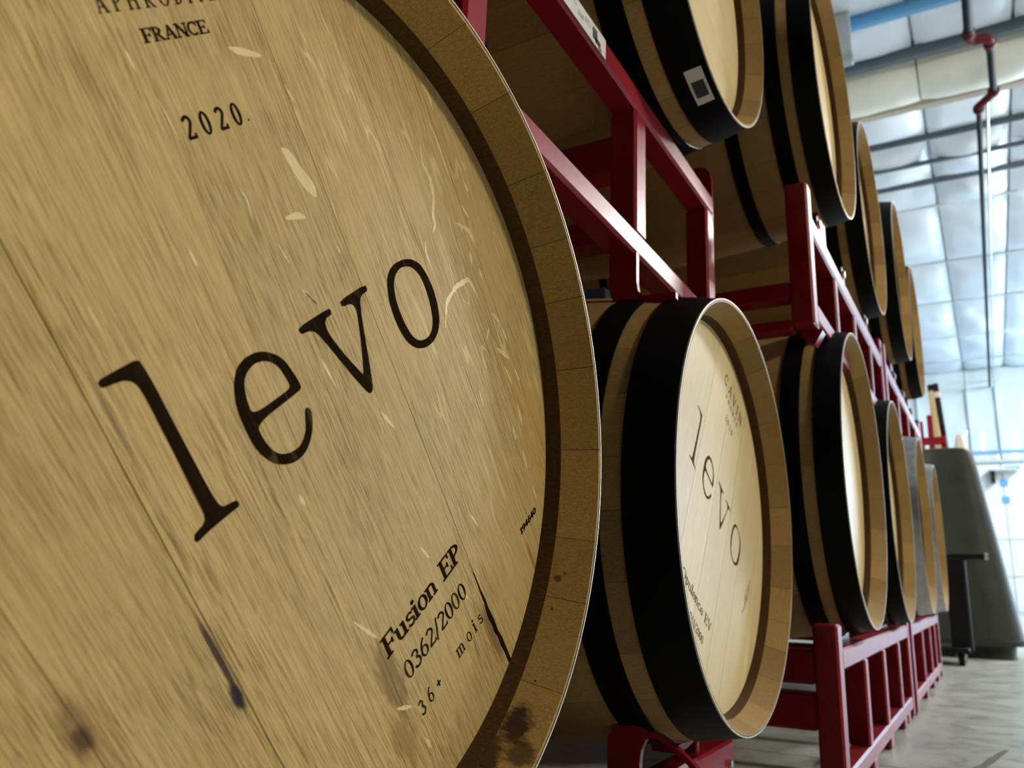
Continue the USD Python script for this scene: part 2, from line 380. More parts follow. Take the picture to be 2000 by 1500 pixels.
col = thing('trim_2', 'grey painted steel column plate under the frame beam', None, kind='structure')
part(col, 'column_flange', cbox(-0.72, -0.255, 5.38, 5.43, FZ + 3.62, CEIL - 0.02, 0.008), plain('grey_column_paint', (0.36, 0.42, 0.47), 0.4, var=0.1))
part(col, 'column_web', cbox(-0.52, -0.49, 5.43, 6.10, FZ + 3.62, CEIL - 0.02, 0.004), plain('grey_web_paint', (0.33, 0.38, 0.42), 0.4))

wb = thing('wall_back', 'far wall, film sheeting above white ribbed liner panels', None, kind='structure')
LEDGE = FZ + 2.24
def sheet_panel(x0, x1, z0, z1, seed):
    nx, nz = 10, 12
    X, Z = np.meshgrid(np.linspace(x0, x1, nx + 1), np.linspace(z0, z1, nz + 1), indexing='ij')
    nzv = meshkit.fbm(np.stack([X * 4, Z * 1.6, X * 0 + seed], -1), 4, seed) - 0.5
    Y = WALL_Y - 0.02 - 0.12 * np.abs(nzv)
    v = np.stack([X, Y, Z], -1).reshape(-1, 3)
    f = []
    for i in range(nx):
        for j in range(nz):
            a = i * (nz + 1) + j
            f += [(a, a + nz + 1, a + nz + 2), (a, a + nz + 2, a + 1)]
    f = np.array(f)
    return trimesh.Trimesh(np.vstack([v, v + [0, 0.02, 0]]), np.vstack([f, f[:, ::-1] + len(v)]), process=False)
wx = [-5.2, -4.0, -2.8, -1.7, -0.75, 0.12, 0.60, 1.5, 2.4, 3.4]
for i in range(len(wx) - 1):
    part(wb, 'film_panel', sheet_panel(wx[i] + .008, wx[i + 1] - .008, LEDGE + 0.06, CEIL - 0.02, i), M['film'], smooth=40)
    part(wb, 'film_seam', cbox(wx[i + 1] - .014, wx[i + 1] + .014, WALL_Y - .10, WALL_Y - .02, LEDGE + .1, CEIL - .4, 0.004), plain('seam_grey', (0.42, 0.52, 0.53), 0.5))
for i in range(18):
    x0 = -5.2 + i * 0.48
    part(wb, 'liner_panel', cbox(x0 + .006, x0 + .474, WALL_Y - .035, WALL_Y, 0.0, LEDGE, 0.012), M['wall_panel'])
part(wb, 'ledge', cbox(-5.2, 3.4, WALL_Y - .10, WALL_Y - .0, LEDGE, LEDGE + .06), plain('ledge_grey', (0.50, 0.57, 0.57), 0.4))
part(wb, 'blue_strip', cbox(-5.2, 3.4, WALL_Y - .12, WALL_Y - .10, LEDGE + .19, LEDGE + .225), M['bright_blue'])
for zz in (0.62, 1.28):
    part(wb, 'panel_rail', cbox(-5.2, 3.4, WALL_Y - .05, WALL_Y - .035, zz, zz + .03), plain('rail_white', (0.62, 0.65, 0.64), 0.4))
part(wb, 'backing', cbox(-5.2, 3.4, WALL_Y, WALL_Y + .12, 0, CEIL + .1), M['wall_panel'])
part(wb, 'backing', cbox(7.3, 10, WALL_Y, WALL_Y + .12, 0, CEIL + .1), M['wall_panel'])
part(wb, 'backing', cbox(3.4, 7.3, WALL_Y, WALL_Y + .12, 4.0, CEIL + .1), M['wall_panel'])

wr = thing('wall_right', 'white liner panel wall along the right of the aisle', None, kind='structure')
for i in range(21):
    part(wr, 'liner_panel', cbox(8.0, 8.04, -3.0 + i * 0.98 + .006, -3.0 + (i + 1) * 0.98 - .006, 0.0, CEIL + .05, 0.012), M['wall_panel'])

# ------------------------------------------------------------------ barrels
NS = 26
L_, RH, RB = 0.95, 0.2885, 0.335
def r_out(x):
    t = (x + L_ / 2) / (L_ / 2)
    return RB - (RB - RH) * t * t
def stave_profile():
    xs_out = -np.linspace(0, 1, 19) * L_
    out = [(x, r_out(x)) for x in xs_out]
    inn = [(-L_, RH - 0.0022), (-L_ + 0.030, 0.2730), (-L_ + 0.0302, 0.2750), (-L_ + 0.0432, 0.2720), (-L_ + 0.060, 0.2640),
           (-0.70, 0.295), (-0.475, 0.308), (-0.25, 0.295), (-0.060, 0.2640), (-0.0432, 0.2720), (-0.0302, 0.2750), (-0.030, 0.2730), (0.0, RH - 0.0022)]
    return np.array(out + inn)
PROF = stave_profile()
rs = random.Random(3)
wd = np.array([rs.uniform(0.75, 1.3) for _ in range(NS)]); wd = np.cumsum(wd / wd.sum()) * 2 * np.pi
EDG = np.concatenate([[0], wd])
def stave(a0, a1, n=4):
    g = 0.0008
    th = np.linspace(a0 + g, a1 - g, n + 1)
    k = len(PROF)
    v = np.array([(x, r * math.cos(t), r * math.sin(t)) for t in th for x, r in PROF])
    f = []
    for i in range(n):
        for j in range(k):
            a, b = i * k + j, i * k + (j + 1) % k
            f += [(a, a + k, b), (b, a + k, b + k)]
    import mapbox_earcut as me
    tri = me.triangulate_float64(PROF.astype(np.float64), np.array([k], np.uint32)).reshape(-1, 3)
    m = trimesh.Trimesh(v, np.vstack([f, tri, tri[:, ::-1] + n * k]), process=False)
    m.fix_normals()
    return m
STAVES = [stave(EDG[i], EDG[i + 1]) for i in range(NS)]

def lathe(prof, n=96):
    """closed ring swept around the x axis; prof: (x, r) loop"""
    prof = np.array(prof); k = len(prof)
    th = np.linspace(0, 2 * np.pi, n, endpoint=False)
    v = np.array([(x, r * math.cos(t), r * math.sin(t)) for t in th for x, r in prof])
    f = []
    for i in range(n):
        i2 = (i + 1) % n
        for j in range(k):
            j2 = (j + 1) % k
            a, b, c, d = i * k + j, i * k + j2, i2 * k + j2, i2 * k + j
            f += [(a, d, b), (b, d, c)]
    m = trimesh.Trimesh(v, np.array(f), process=False)
    m.fix_normals()
    return m

def hoop(xa, xb, n=96):
    ra, rb = r_out(xa) + 0.0006, r_out(xb) + 0.0006
    t = 0.0018
    return lathe([(xa, ra), (xa - 0.0004, ra + t), (xb + 0.0004, rb + t), (xb, rb)], n)
def hoop_set(hs): return [hoop(a, b) for a, b in hs] + [hoop(-L_ - b, -L_ - a) for a, b in hs]
HOOPS_A = hoop_set([(-0.0012, -0.060), (-0.086, -0.124), (-0.296, -0.334)])     # the two near columns
HOOPS_B = hoop_set([(-0.0012, -0.047), (-0.068, -0.101), (-0.166, -0.194)])
EDGE = lathe([(0.0004, RH + 0.0010), (0.0004, RH + 0.0022), (-0.0016, RH + 0.0026), (-0.0016, RH + 0.0010)], 128)
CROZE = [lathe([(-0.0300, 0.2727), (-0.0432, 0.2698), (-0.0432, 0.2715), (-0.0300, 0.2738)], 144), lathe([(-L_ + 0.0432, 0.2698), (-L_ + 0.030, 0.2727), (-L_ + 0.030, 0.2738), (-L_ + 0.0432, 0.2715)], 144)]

DISC = Point(0, 0).buffer(0.2712, quad_segs=40)
def head_board(poly, xf, thick, back=False, arris=0.0003):
    """a head board: polygon in (y, z), front face at xf, arrised edges"""
    g = poly.intersection(DISC)
    if g.is_empty: return None
    if g.geom_type != 'Polygon': g = max(g.geoms, key=lambda a: a.area)
    inner = g.buffer(-arris, join_style=2)
    m1 = trimesh.creation.extrude_polygon(g, thick - arris, engine='earcut')
    m2 = trimesh.creation.extrude_polygon(inner, arris, engine='earcut')
    m2.apply_translation([0, 0, thick - arris])
    m = cat([m1, m2])
    v = m.vertices.copy()
    s = -1 if back else 1
    m.vertices = np.stack([xf + s * (v[:, 2] - thick), v[:, 0], v[:, 1]], 1)
    if back: m.invert()
    return m
def board_polys(edges, gaps=None):
    """edges: list of (u at z=+0.3, u at z=-0.3); gaps: half the joint's width at each edge"""
    gaps = gaps or [0.0001] * len(edges)
    return [Polygon([(a0 + ga, .3), (b0 - gb, .3), (b1 - gb, -.3), (a1 + ga, -.3)]) for (a0, a1), (b0, b1), ga, gb in zip(edges[:-1], edges[1:], gaps[:-1], gaps[1:])]
PLAIN_EDGES = [(x, x) for x in (-.30, -.195, -.105, -.02, .075, .16, .215, .30)]

def barrel_parts(root, edges, head_mat, hoop_mat, stave_mat=None, gaps=None, arris=0.0003, hoops=None):
    for m in STAVES: part(root, 'stave', m, M[stave_mat or 'stave_oak'], smooth=35)
    for m in hoops or HOOPS_B: part(root, 'hoop', m, hoop_mat, smooth=35)
    part(root, 'hoop_edge', EDGE, M['hoop_edge'], smooth=35)
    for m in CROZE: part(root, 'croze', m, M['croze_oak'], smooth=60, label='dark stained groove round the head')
    for i, p in enumerate(board_polys(edges, gaps)):
        m = head_board(p, -0.0432, 0.02, arris=arris)
        if m is not None: part(root, 'head_board', m, head_mat[i] if isinstance(head_mat, list) else head_mat)
    for p in board_polys(PLAIN_EDGES):
        m = head_board(p, -L_ + 0.0432, 0.02, True)
        if m is not None: part(root, 'back_head_board', m, M['plain_head_oak'])

# ------------------------------------------------------------------ lettering
mm = lambda pts: [(a / 1000, b / 1000) for a, b in pts]
def sm(pts, k=2):
    """corner-cutting keeps hand-drawn outlines round"""
    p = np.array(pts)
    for _ in range(k):
        q = np.roll(p, -1, 0)
        p = np.stack([0.8 * p + 0.2 * q, 0.2 * p + 0.8 * q], 1).reshape(-1, 2)
    return p
LV_L = [(-131.2, 79.4), (-120.1, 79.5), (-107.9, 79.3), (-107.2, 74.3), (-106.6, 65.7), (-106.5, 52.8), (-106.4, 40.5), (-106.2, 26.9), (-106.1, 15.3), (-105.7, 3.3), (-104.9, -3.1), (-103.2, -5.6), (-98.7, -6.6), (-94.2, -7.7), (-94.1, -11.2), (-101.5, -10.9), (-109.5, -10.8), (-117.2, -10.8), (-125.2, -11.4), (-126.0, -9.3), (-124.4, -7.2), (-121.4, -6.6), (-118.0, -6.2), (-115.7, -4.6), (-114.7, -1.6), (-114.5, 6.7), (-114.2, 21.7), (-113.9, 36.4), (-113.8, 50.6), (-113.8, 61.8), (-114.4, 68.5), (-116.3, 71.8), (-119.7, 73.8), (-125.4, 74.8), (-131.2, 75.6)]
LV_E = [(-23.8, 8.2), (-22.4, 5.3), (-24.1, 0.4), (-27.6, -4.9), (-33.6, -10.2), (-40.8, -13.2), (-49.0, -13.3), (-56.9, -10.1), (-63.3, -5.1), (-67.4, 1.7), (-69.9, 9.3), (-70.4, 19.7), (-70.0, 28.8), (-68.0, 36.9), (-64.3, 44.1), (-58.3, 50.1), (-50.8, 52.3), (-42.2, 51.7), (-35.6, 49.0), (-29.2, 44.0), (-25.2, 38.0), (-23.2, 30.0), (-22.1, 23.8), (-22.2, 19.6), (-26.2, 19.0), (-62.3, 18.5), (-62.4, 9.6), (-60.2, 1.4), (-56.5, -3.4), (-50.7, -6.5), (-42.5, -7.9), (-37.1, -6.0), (-32.2, -2.3), (-29.1, 3.2), (-26.3, 8.2)]
LV_EH = [(-62.3, 23.8), (-32.6, 23.3), (-29.3, 24.7), (-29.9, 30.6), (-31.4, 37.5), (-35.0, 42.4), (-39.8, 45.3), (-46.2, 46.8), (-53.6, 45.1), (-58.4, 41.0), (-61.1, 33.2)]
LV_V = [(-6.2, 50.0), (24.3, 49.8), (25.2, 47.7), (24.2, 45.5), (19.1, 45.5), (16.4, 43.7), (15.6, 39.2), (16.9, 32.7), (22.9, 17.1), (29.7, 3.0), (30.6, 1.7), (34.1, 7.8), (40.1, 20.5), (44.4, 30.9), (47.2, 38.8), (46.2, 43.0), (43.5, 44.6), (35.8, 45.8), (35.8, 49.8), (64.7, 49.8), (64.4, 45.3), (57.8, 45.2), (54.1, 43.6), (49.0, 32.0), (43.4, 15.9), (37.8, -0.3), (33.8, -10.2), (30.3, -11.5), (27.8, -9.4), (21.1, 5.4), (14.5, 22.6), (8.5, 37.8), (5.2, 42.9), (0.9, 44.8), (-5.9, 45.7)]
LV_O = [(86.7, 43.2), (92.4, 48.3), (101.2, 50.6), (112.4, 49.8), (121.2, 47.0), (129.3, 40.5), (132.9, 31.6), (134.6, 19.8), (133.2, 8.2), (129.2, -2.4), (121.7, -9.7), (111.7, -13.0), (100.7, -12.3), (91.0, -8.1), (84.1, -0.4), (80.9, 10.1), (80.2, 21.9), (81.7, 32.5)]
LV_OH = [(92.9, 39.3), (98.0, 43.8), (105.3, 45.9), (112.0, 44.8), (119.1, 41.7), (124.7, 33.8), (125.9, 23.4), (124.5, 10.1), (120.5, -0.4), (115.0, -5.8), (107.3, -7.7), (98.8, -5.9), (93.5, -1.9), (90.3, 4.3), (88.6, 13.2), (88.2, 23.3), (89.7, 32.5)]
def poly(p, hole=None, k=2):
    g = Polygon(sm(mm(p), k))
    if hole: g = g.difference(Polygon(sm(mm(hole), k)))
    return g.buffer(0)
LEVO = [poly(LV_L, k=1), poly(LV_E, LV_EH), poly(LV_V, k=1), poly(LV_O, LV_OH)]

T, t_ = 0.15, 0.065
def ln(pts, w=t_): return LineString(pts).buffer(w / 2, cap_style=2, join_style=2)
def st(x, y0, y1, w=T, s='bt', sl=0.13):
    g = [ln([(x, y0), (x, y1)], w)]
    if 'b' in s: g.append(ln([(x - w / 2 - sl * .8, y0 + t_ / 2), (x + w / 2 + sl * .8, y0 + t_ / 2)]))
    if 't' in s: g.append(ln([(x - w / 2 - sl * .8, y1 - t_ / 2), (x + w / 2 + sl * .8, y1 - t_ / 2)]))
    if 'l' in s: g.append(ln([(x - w / 2 - sl, y1 - t_ / 2), (x, y1 - t_ / 2)]))
    return g
def ring(cx, cy, rx, ry, wx=T, wy=t_):
    a = affinity.scale(Point(0, 0).buffer(1, quad_segs=10), rx, ry)
    b = affinity.scale(Point(0, 0).buffer(1, quad_segs=10), rx - wx, ry - wy)
    return [affinity.translate(a.difference(b), cx, cy)]
def arc(cx, cy, rx, ry, a0, a1, w=0.1):
    return [ln([(cx + rx * math.cos(math.radians(a)), cy + ry * math.sin(math.radians(a))) for a in np.linspace(a0, a1, 14)], w)]
def half(cx, cy, rx, ry, w=T):     # right-hand bowl
    return [g.intersection(sbox(cx, -2, 5, 3)) for g in ring(cx, cy, rx, ry, w)]
X_ = 0.66
GL = {
 'A': ([ln([(.10, 0), (.40, 1)], t_), ln([(.38, 1), (.70, 0)], T), ln([(.18, .33), (.60, .33)])] + [ln([(0, .03), (.22, .03)]), ln([(.54, .03), (.86, .03)])], .86),
 'C': (arc(.42, .5, .34, .46, 50, 310, .11) + [ln([(.68, .68), (.68, .95)])], .78),
 'D': (st(.16, 0, 1) + half(.2, .5, .52, .5) , .78),
 'E': (st(.16, 0, 1) + [ln([(.1, .968), (.66, .968)]), ln([(.1, .033), (.70, .033)]), ln([(.16, .5), (.5, .5)]), ln([(.64, 1), (.64, .76)]), ln([(.68, 0), (.68, .26)]), ln([(.5, .62), (.5, .38)])], .76),
 'F': (st(.16, 0, 1) + [ln([(.1, .968), (.66, .968)]), ln([(.16, .5), (.5, .5)]), ln([(.64, 1), (.64, .74)]), ln([(.5, .62), (.5, .38)])], .70),
 'H': (st(.16, 0, 1) + st(.70, 0, 1) + [ln([(.16, .5), (.7, .5)])], .90),
 'I': (st(.16, 0, 1), .34),
 'N': (st(.12, 0, 1, t_) + st(.72, 0, 1, t_) + [ln([(.12, 1), (.72, 0)], T)], .86),
 'O': (ring(.42, .5, .40, .51), .86),
 'P': (st(.16, 0, 1) + half(.2, .72, .44, .28), .68),
 'R': (st(.16, 0, 1) + half(.2, .73, .42, .27) + [ln([(.34, .48), (.66, .04)], .13), ln([(.58, .03), (.80, .03)])], .80),
 'T': (st(.38, 0, 1, T, 'b') + [ln([(.02, .968), (.74, .968)]), ln([(.04, 1), (.04, .74)]), ln([(.72, 1), (.72, .74)])], .76),
 'V': ([ln([(.10, 1), (.42, .02)], T), ln([(.42, .02), (.70, 1)], t_), ln([(0, .97), (.28, .97)]), ln([(.56, .97), (.82, .97)])], .82),
 'e': ([g for g in ring(.30, .33, .28, .35, .12, t_)] + [ln([(.06, .36), (.56, .36)])], .60),
 'i': (st(.15, 0, X_, .14, 'bl', .10) + [Point(.14, .88).buffer(.09)], .32),
 'l': (st(.15, 0, 1.02, .14, 'bl', .10), .32),
 'm': (st(.13, 0, X_, .13, 'bl', .09) + st(.47, 0, .5, .13, 'b', .08) + st(.81, 0, .5, .13, 'b', .08) + arc(.30, .48, .17, .15, 0, 170, .09) + arc(.64, .48, .17, .15, 0, 170, .09), .98),
 'n': (st(.13, 0, X_, .13, 'bl', .09) + st(.50, 0, .5, .13, 'b', .08) + arc(.315, .48, .185, .15, 0, 170, .09), .66),
 'o': (ring(.30, .33, .28, .35, .12, t_), .60),
 'p': (st(.15, -.28, X_, .13, 'bl', .09) + half(.16, .33, .38, .35, .12), .60),
 'c': (arc(.32, .33, .24, .30, 45, 315, .10), .56),
 's': (arc(.25, .49, .16, .135, 20, 270, .085) + arc(.25, .19, .18, .155, -160, 90, .095), .48),
 'u': (st(.13, .2, X_, .13, 'l', .09) + st(.50, 0, X_, .13, 'l', .09) + [ln([(.5, .035), (.64, .035)])] + arc(.315, .19, .185, .15, 190, 350, .09), .66),
 'v': ([ln([(.08, X_), (.30, 0)], .13), ln([(.30, 0), (.50, X_)], t_), ln([(0, X_ - .03), (.2, X_ - .03)]), ln([(.4, X_ - .03), (.6, X_ - .03)])], .60),
 '0': (ring(.29, .5, .27, .51, .13, t_), .60),
 '1': (st(.28, 0, 1, .14, 'b', .10) + [ln([(.10, .84), (.30, .97)], .08)], .50),
 '2': (arc(.28, .74, .20, .22, 160, -30, .11) + [ln([(.45, .64), (.08, .07)], .10), ln([(.06, .05), (.52, .05)], .10), ln([(.52, 0), (.52, .2)])], .60),
 '3': (arc(.27, .75, .18, .205, 160, -85, .11) + arc(.27, .27, .22, .24, 85, -160, .12), .58),
 '4': ([ln([(.38, 0), (.38, 1)], .13), ln([(.38, .97), (.04, .3), (.56, .3)], .08)], .60),
 '6': (ring(.29, .30, .26, .31, .12, t_) + [ln([(.09, .33), (.14, .6), (.26, .82), (.44, .98)], .11)], .60),
 '7': ([ln([(.04, .95), (.52, .95)], .11), ln([(.5, .92), (.22, 0)], .12)], .58),
 '9': (ring(.28, .69, .25, .31, .12, t_) + [ln([(.47, .66), (.42, .38), (.30, .16), (.12, .02)], .11)], .60),
 '+': ([ln([(.08, .42), (.52, .42)], .12), ln([(.30, .2), (.30, .64)], .12)], .62),
 '/': ([ln([(.02, -.1), (.34, 1.05)], .09)], .38),
}
def glyphs(text, u_start, u_end, v, h, slant=0.0, bold=0.0, spread=True):
    """letters of one line as polygons between u_start and u_end on the baseline v, capitals h tall; spread: letter-spaced to fill"""
    adv = [GL[c][1] if c != ' ' else 0.45 for c in text]
    tot = sum(adv)
    if spread:
        sx, gap = h, ((u_end - u_start) - tot * h) / max(1, len(text) - 1)
    else:
        sx, gap = (u_end - u_start) / tot, 0.0
    out, u = [], u_start
    for c, a in zip(text, adv):
        if c != ' ':
            g = unary_union([q for q in GL[c][0] if not q.is_empty]).buffer(bold)
            g = affinity.affine_transform(g, [sx, slant * h, 0, h, u, v])
            out.append((c, g))
        u += a * sx + gap
    return out
def letter_mesh(g, x):
    ms = []
    for q in (g.geoms if hasattr(g, 'geoms') else [g]):
        if q.geom_type == 'Polygon' and q.area > 1e-9:
            ms.append(trimesh.creation.extrude_polygon(q.simplify(1e-5), 0.0003, engine='earcut'))
    m = cat(ms)
    v = m.vertices.copy()
    m.vertices = np.stack([x - 0.0001 + v[:, 2], v[:, 0], v[:, 1]], 1)
    return m
def letters(root, name, gs, x=-0.0432, mt=None, label=None):
    for c, g in gs:
        part(root, name, letter_mesh(g, x), mt or M['ink'], label=label)

# ------------------------------------------------------------------ the two lettered barrels
A1 = 39.5
b1 = thing('wine_barrel', 'big foreground oak barrel head branded levo, 2020 and FRANCE, filling the left', 'wine barrel', (0, 0, FZ), rotx=A1)
E1 = [(-.30, -.30), (-.2115, -.2115), (-.1375, -.1435), (-.0255, -.0590), (.0620, .0600), (.130, .1440), (.205, .212), (.30, .30)]
chime_marks = [((-0.021, 0.015, -0.2765), (0.013, 0.022, 0.012), (0.035, 0.012, 0.006), 0.95, 1.3),
    ((-0.010, -0.004, -0.2815), (0.014, 0.014, 0.010), (0.05, 0.02, 0.008), 0.8, 1.3),
    ((-0.028, -0.020, -0.2725), (0.012, 0.030, 0.012), (0.04, 0.014, 0.006), 0.9, 1.0),
    ((-0.024, 0.1340, -0.2405), (0.0045, 0.0035, 0.004), (0.10, 0.04, 0.02), 0.9, 1.2), ((-0.019, 0.1395, -0.2390), (0.0015, 0.0015, 0.002), BLK, 0.9, 0.6),
    ((-0.0235, 0.1110, -0.2528), (0.0014, 0.0016, 0.002), BLK, 0.9, 0.6), ((-0.0204, 0.0533, -0.2721), (0.0012, 0.0012, 0.002), BLK, 0.9, 0.6)]
ST = ((0.44, 0.275, 0.080), (0.32, 0.185, 0.050), (0.10, 0.05, 0.014), 'x', (0.44, 0.31, 0.15), 0.1, 0.55)
M['rim_oak'] = oak('stained_rim_oak', *ST, pore_amt=0.5, tone=0.16, saw=0.32, marks=chime_marks)
HM = [M['head_oak']] * 4 + [M['ray_oak']] * 3
barrel_parts(b1, E1, HM, M['black_hoop'], 'rim_oak', [.0001, .00012, .00030, .00003, .00016, .00006, .0001, .0001], 0.00012, HOOPS_A)
for c, g in zip('levo', LEVO): part(b1, 'brand_letter', letter_mesh(g, -0.0432), M['ink'], label=f'burnt letter {c}')
letters(b1, 'stamp_letter', glyphs('APHRODITE', -.0435, .0360, .2248, .0082), mt=M['ink'])
letters(b1, 'stamp_letter', glyphs('FRANCE', -.0245, .0205, .2095, .0066, bold=.02, spread=False))
letters(b1, 'stamp_letter', glyphs('2020', -.0240, .0185, .1620, .0115, bold=.022))
letters(b1, 'stamp_letter', glyphs('Fusion EP', -.0475, .0545, -.1575, .0140, bold=.015, spread=False))
letters(b1, 'stamp_letter', glyphs('0362/2000', -.0400, .0450, -.1835, .0125, spread=False))
letters(b1, 'stamp_letter', glyphs('36+  mois', -.0415, .0505, -.2125, .0108, spread=True))
letters(b1, 'stamp_letter', glyphs('194640', .1335, .1665, -.1965, .0048, slant=.15, bold=.05, spread=False))
part(b1, 'stamp_letter', letter_mesh(Point(.0225, .1632).buffer(.0006), -.0432), M['ink'], label='ink dot')
# pale ray flecks of the quarter-sawn boards: wavy tapering strips (millimetres in the head's own frame)
FLECKS = [([(180.0, 113.3), (175.4, 101.2), (178.5, 88.9), (175.1, 76.3), (165.9, 65.3), (164.6, 57.9), (158.1, 54.1)], 5.1), ([(145.3, 52.4), (141.1, 44.1), (141.4, 30.2)], 2.4), ([(201.5, 127.6), (204.9, 115.4), (204.9, 103.8), (204.9, 92.0), (206.0, 81.7)], 2.6), ([(192.8, 51.1), (207.2, 40.3), (209.9, 28.8)], 5.6), ([(132.5, -10.6), (144.9, 4.7), (163.5, 9.7), (184.1, 8.1), (186.4, -1.3), (188.7, -10.9)], 4.9), ([(198.9, 26.2), (195.2, 14.7)], 4.5), ([(203.5, 9.5), (203.7, 0.7)], 3.4), ([(190.7, -54.3), (204.5, -70.2)], 4.2), ([(200.9, -27.0), (207.2, -38.8)], 3.0), ([(189.6, -35.7), (179.8, -42.5)], 3.4), ([(208.4, 154.4), (212.6, 149.3), (214.3, 140.3), (213.1, 132.9)], 3.1), ([(208.4, 60.7), (213.4, 48.9)], 3.4), ([(223.2, 75.2), (225.8, 66.2)], 3.4), ([(-54.1, 114.5), (-53.6, 104.9)], 2.6), ([(-5.3, 132.8), (-3.1, 126.4), (-4.6, 113.9)], 1.6), ([(62.0, 176.0), (64.8, 165.1)], 1.8), ([(9.5, 67.8), (16.4, 55.3)], 1.5), ([(5.6, 97.2), (7.9, 84.1)], 1.7), ([(52.2, 80.0), (53.1, 74.6)], 2.0), ([(-56.7, -29.6), (-55.6, -37.5)], 3.4), ([(32.5, -26.3), (38.7, -41.6)], 3.4), ([(8.3, 68.2), (16.4, 55.3)], 1.8), ([(0.8, 27.4), (2.5, 18.1), (3.4, 7.3)], 2.6), ([(193.0, -71.6), (195.5, -89.4)], 3.6), ([(192.8, -107.3), (190.0, -125.4)], 3.7), ([(175.0, -116.8), (173.3, -130.4)], 3.0), ([(177.1, -142.6), (175.5, -159.2)], 3.7), ([(174.0, -176.0), (173.5, -188.6)], 3.1), ([(208.4, -43.9), (209.7, -56.1)], 3.0), ([(207.1, -80.9), (208.5, -93.7)], 3.1), ([(166.7, -47.6), (166.4, -60.9)], 2.8), ([(146.7, -68.9), (145.1, -83.8)], 2.2), ([(17.8, -121.2), (21.9, -133.7)], 3.1), ([(80.1, -136.7), (85.1, -153.9)], 2.1), ([(-59.9, -117.4), (-48.9, -139.1)], 3.5), ([(-58.1, -188.4), (-45.9, -198.8)], 3.3), ([(40.8, -179.9), (43.9, -187.1)], 3.0), ([(-46.9, -224.6), (-45.8, -235.0)], 3.4), ([(-118.7, 109.4), (-117.8, 96.7)], 0.9), ([(-32.6, 187.5), (-30.9, 173.5), (-30.3, 163.1)], 1.4), ([(-38.3, 209.8), (-37.6, 197.9)], 1.6)]
BLADES = [[(38.1, 144.6), (44.8, 141.6), (49.0, 129.0), (54.7, 118.1), (51.6, 109.5), (44.3, 117.8), (40.9, 128.0), (38.4, 139.1)], [(18.7, 108.3), (30.9, 108.6), (37.5, 101.9), (19.8, 106.4)], [(27.6, 201.8), (38.9, 199.9), (52.8, 194.3), (50.8, 192.6), (34.4, 196.1)]]
M['fleck'] = oak('ray_fleck_oak', (0.64, 0.50, 0.25), (0.57, 0.43, 0.19), (0.40, 0.28, 0.10), 'z', rough=0.4, pore_amt=0.3, tone=0.0, spec=0.2)
rf = random.Random(11)
for pts, w in FLECKS:
    p = np.array(pts)
    tt = np.linspace(0, len(p) - 1, 6 * len(p))
    q = np.stack([np.interp(tt, np.arange(len(p)), p[:, k]) for k in (0, 1)], 1)
    q = np.vstack([q[:1], (q[:-2] + q[1:-1] + q[2:]) / 3, q[-1:]])
    d = np.gradient(q, axis=0); d /= np.linalg.norm(d, axis=1, keepdims=True) + 1e-9
    nrm = np.stack([-d[:, 1], d[:, 0]], 1)
    s_ = np.linspace(0, 1, len(q))
    hw = w * 0.42 * np.sin(np.pi * np.clip(s_, .04, .96)) ** 0.6 * np.array([rf.uniform(.65, 1.25) for _ in q])
    g = Polygon(np.vstack([q + nrm * hw[:, None], (q - nrm * hw[:, None])[::-1]]) / 1000).buffer(0)
    part(b1, 'ray_fleck', letter_mesh(g, -0.0433), M['fleck'])
for p in BLADES:
    part(b1, 'ray_fleck', letter_mesh(Polygon(sm(mm(p), 1)), -0.0433), M['fleck'])
# open, blackened joint low on the head
crack = Polygon([(.0598, -.176), (.0604, -.178), (.0606, -.192), (.0616, -.202), (.0612, -.210), (.0624, -.222), (.0622, -.232), (.0638, -.241), (.0640, -.2635), (.0606, -.2635), (.0596, -.2500), (.0586, -.2440), (.0590, -.2360), (.0574, -.2300), (.0580, -.2240), (.0566, -.2170), (.0570, -.2110), (.0586, -.2030), (.0590, -.190)])
part(b1, 'open_joint', letter_mesh(crack, -0.0432), M['ink'], label='blackened open joint between two head boards')

A2 = -34.0
b2 = thing('wine_barrel', 'second lower barrel with small levo lettering on its tilted pale head', 'wine barrel', (0, 0.78, FZ), rotx=A2)
E2 = [(-.30, -.30), (-.20, -.20), (-.098, -.094), (-.015, -.010), (.062, .066), (.135, .128), (.215, .212), (.30, .30)]
barrel_parts(b2, E2, M['plain_head_oak'], M['black_hoop'], hoops=HOOPS_A)
M['brown_ink'] = oak('brown_ink', (0.10, 0.058, 0.024), (0.055, 0.03, 0.013), (0.03, 0.02, 0.01), 'z', rough=0.7, tone=0.0, spec=0.0)
THIN = [poly(LV_L, k=1).buffer(-.0012), poly(LV_E, LV_EH).buffer(-.0008), poly(LV_V, k=1).buffer(-.0012), poly(LV_O, LV_OH).buffer(-.0012)]
for c, g in zip('levo', THIN):
    part(b2, 'brand_letter', letter_mesh(affinity.translate(g, 0, 0), -0.0432), M['brown_ink'], label=f'burnt letter {c}')
letters(b2, 'stamp_letter', glyphs('CAVIN', -.052, .050, .2080, .0200, spread=True), mt=M['faint_ink'])
letters(b2, 'stamp_letter', glyphs('FRANCE', -.034, .034, .1900, .0080, spread=True), mt=M['faint_ink'])
letters(b2, 'stamp_letter', glyphs('2020', -.022, .018, .1560, .0115), mt=M['faint_ink'])
letters(b2, 'stamp_letter', glyphs('Opulence EV', -.075, .058, -.1600, .0140, spread=False), mt=M['faint_ink'])
letters(b2, 'stamp_letter', glyphs('0361/2000', -.034, .036, -.1900, .0110, spread=False), mt=M['faint_ink'])
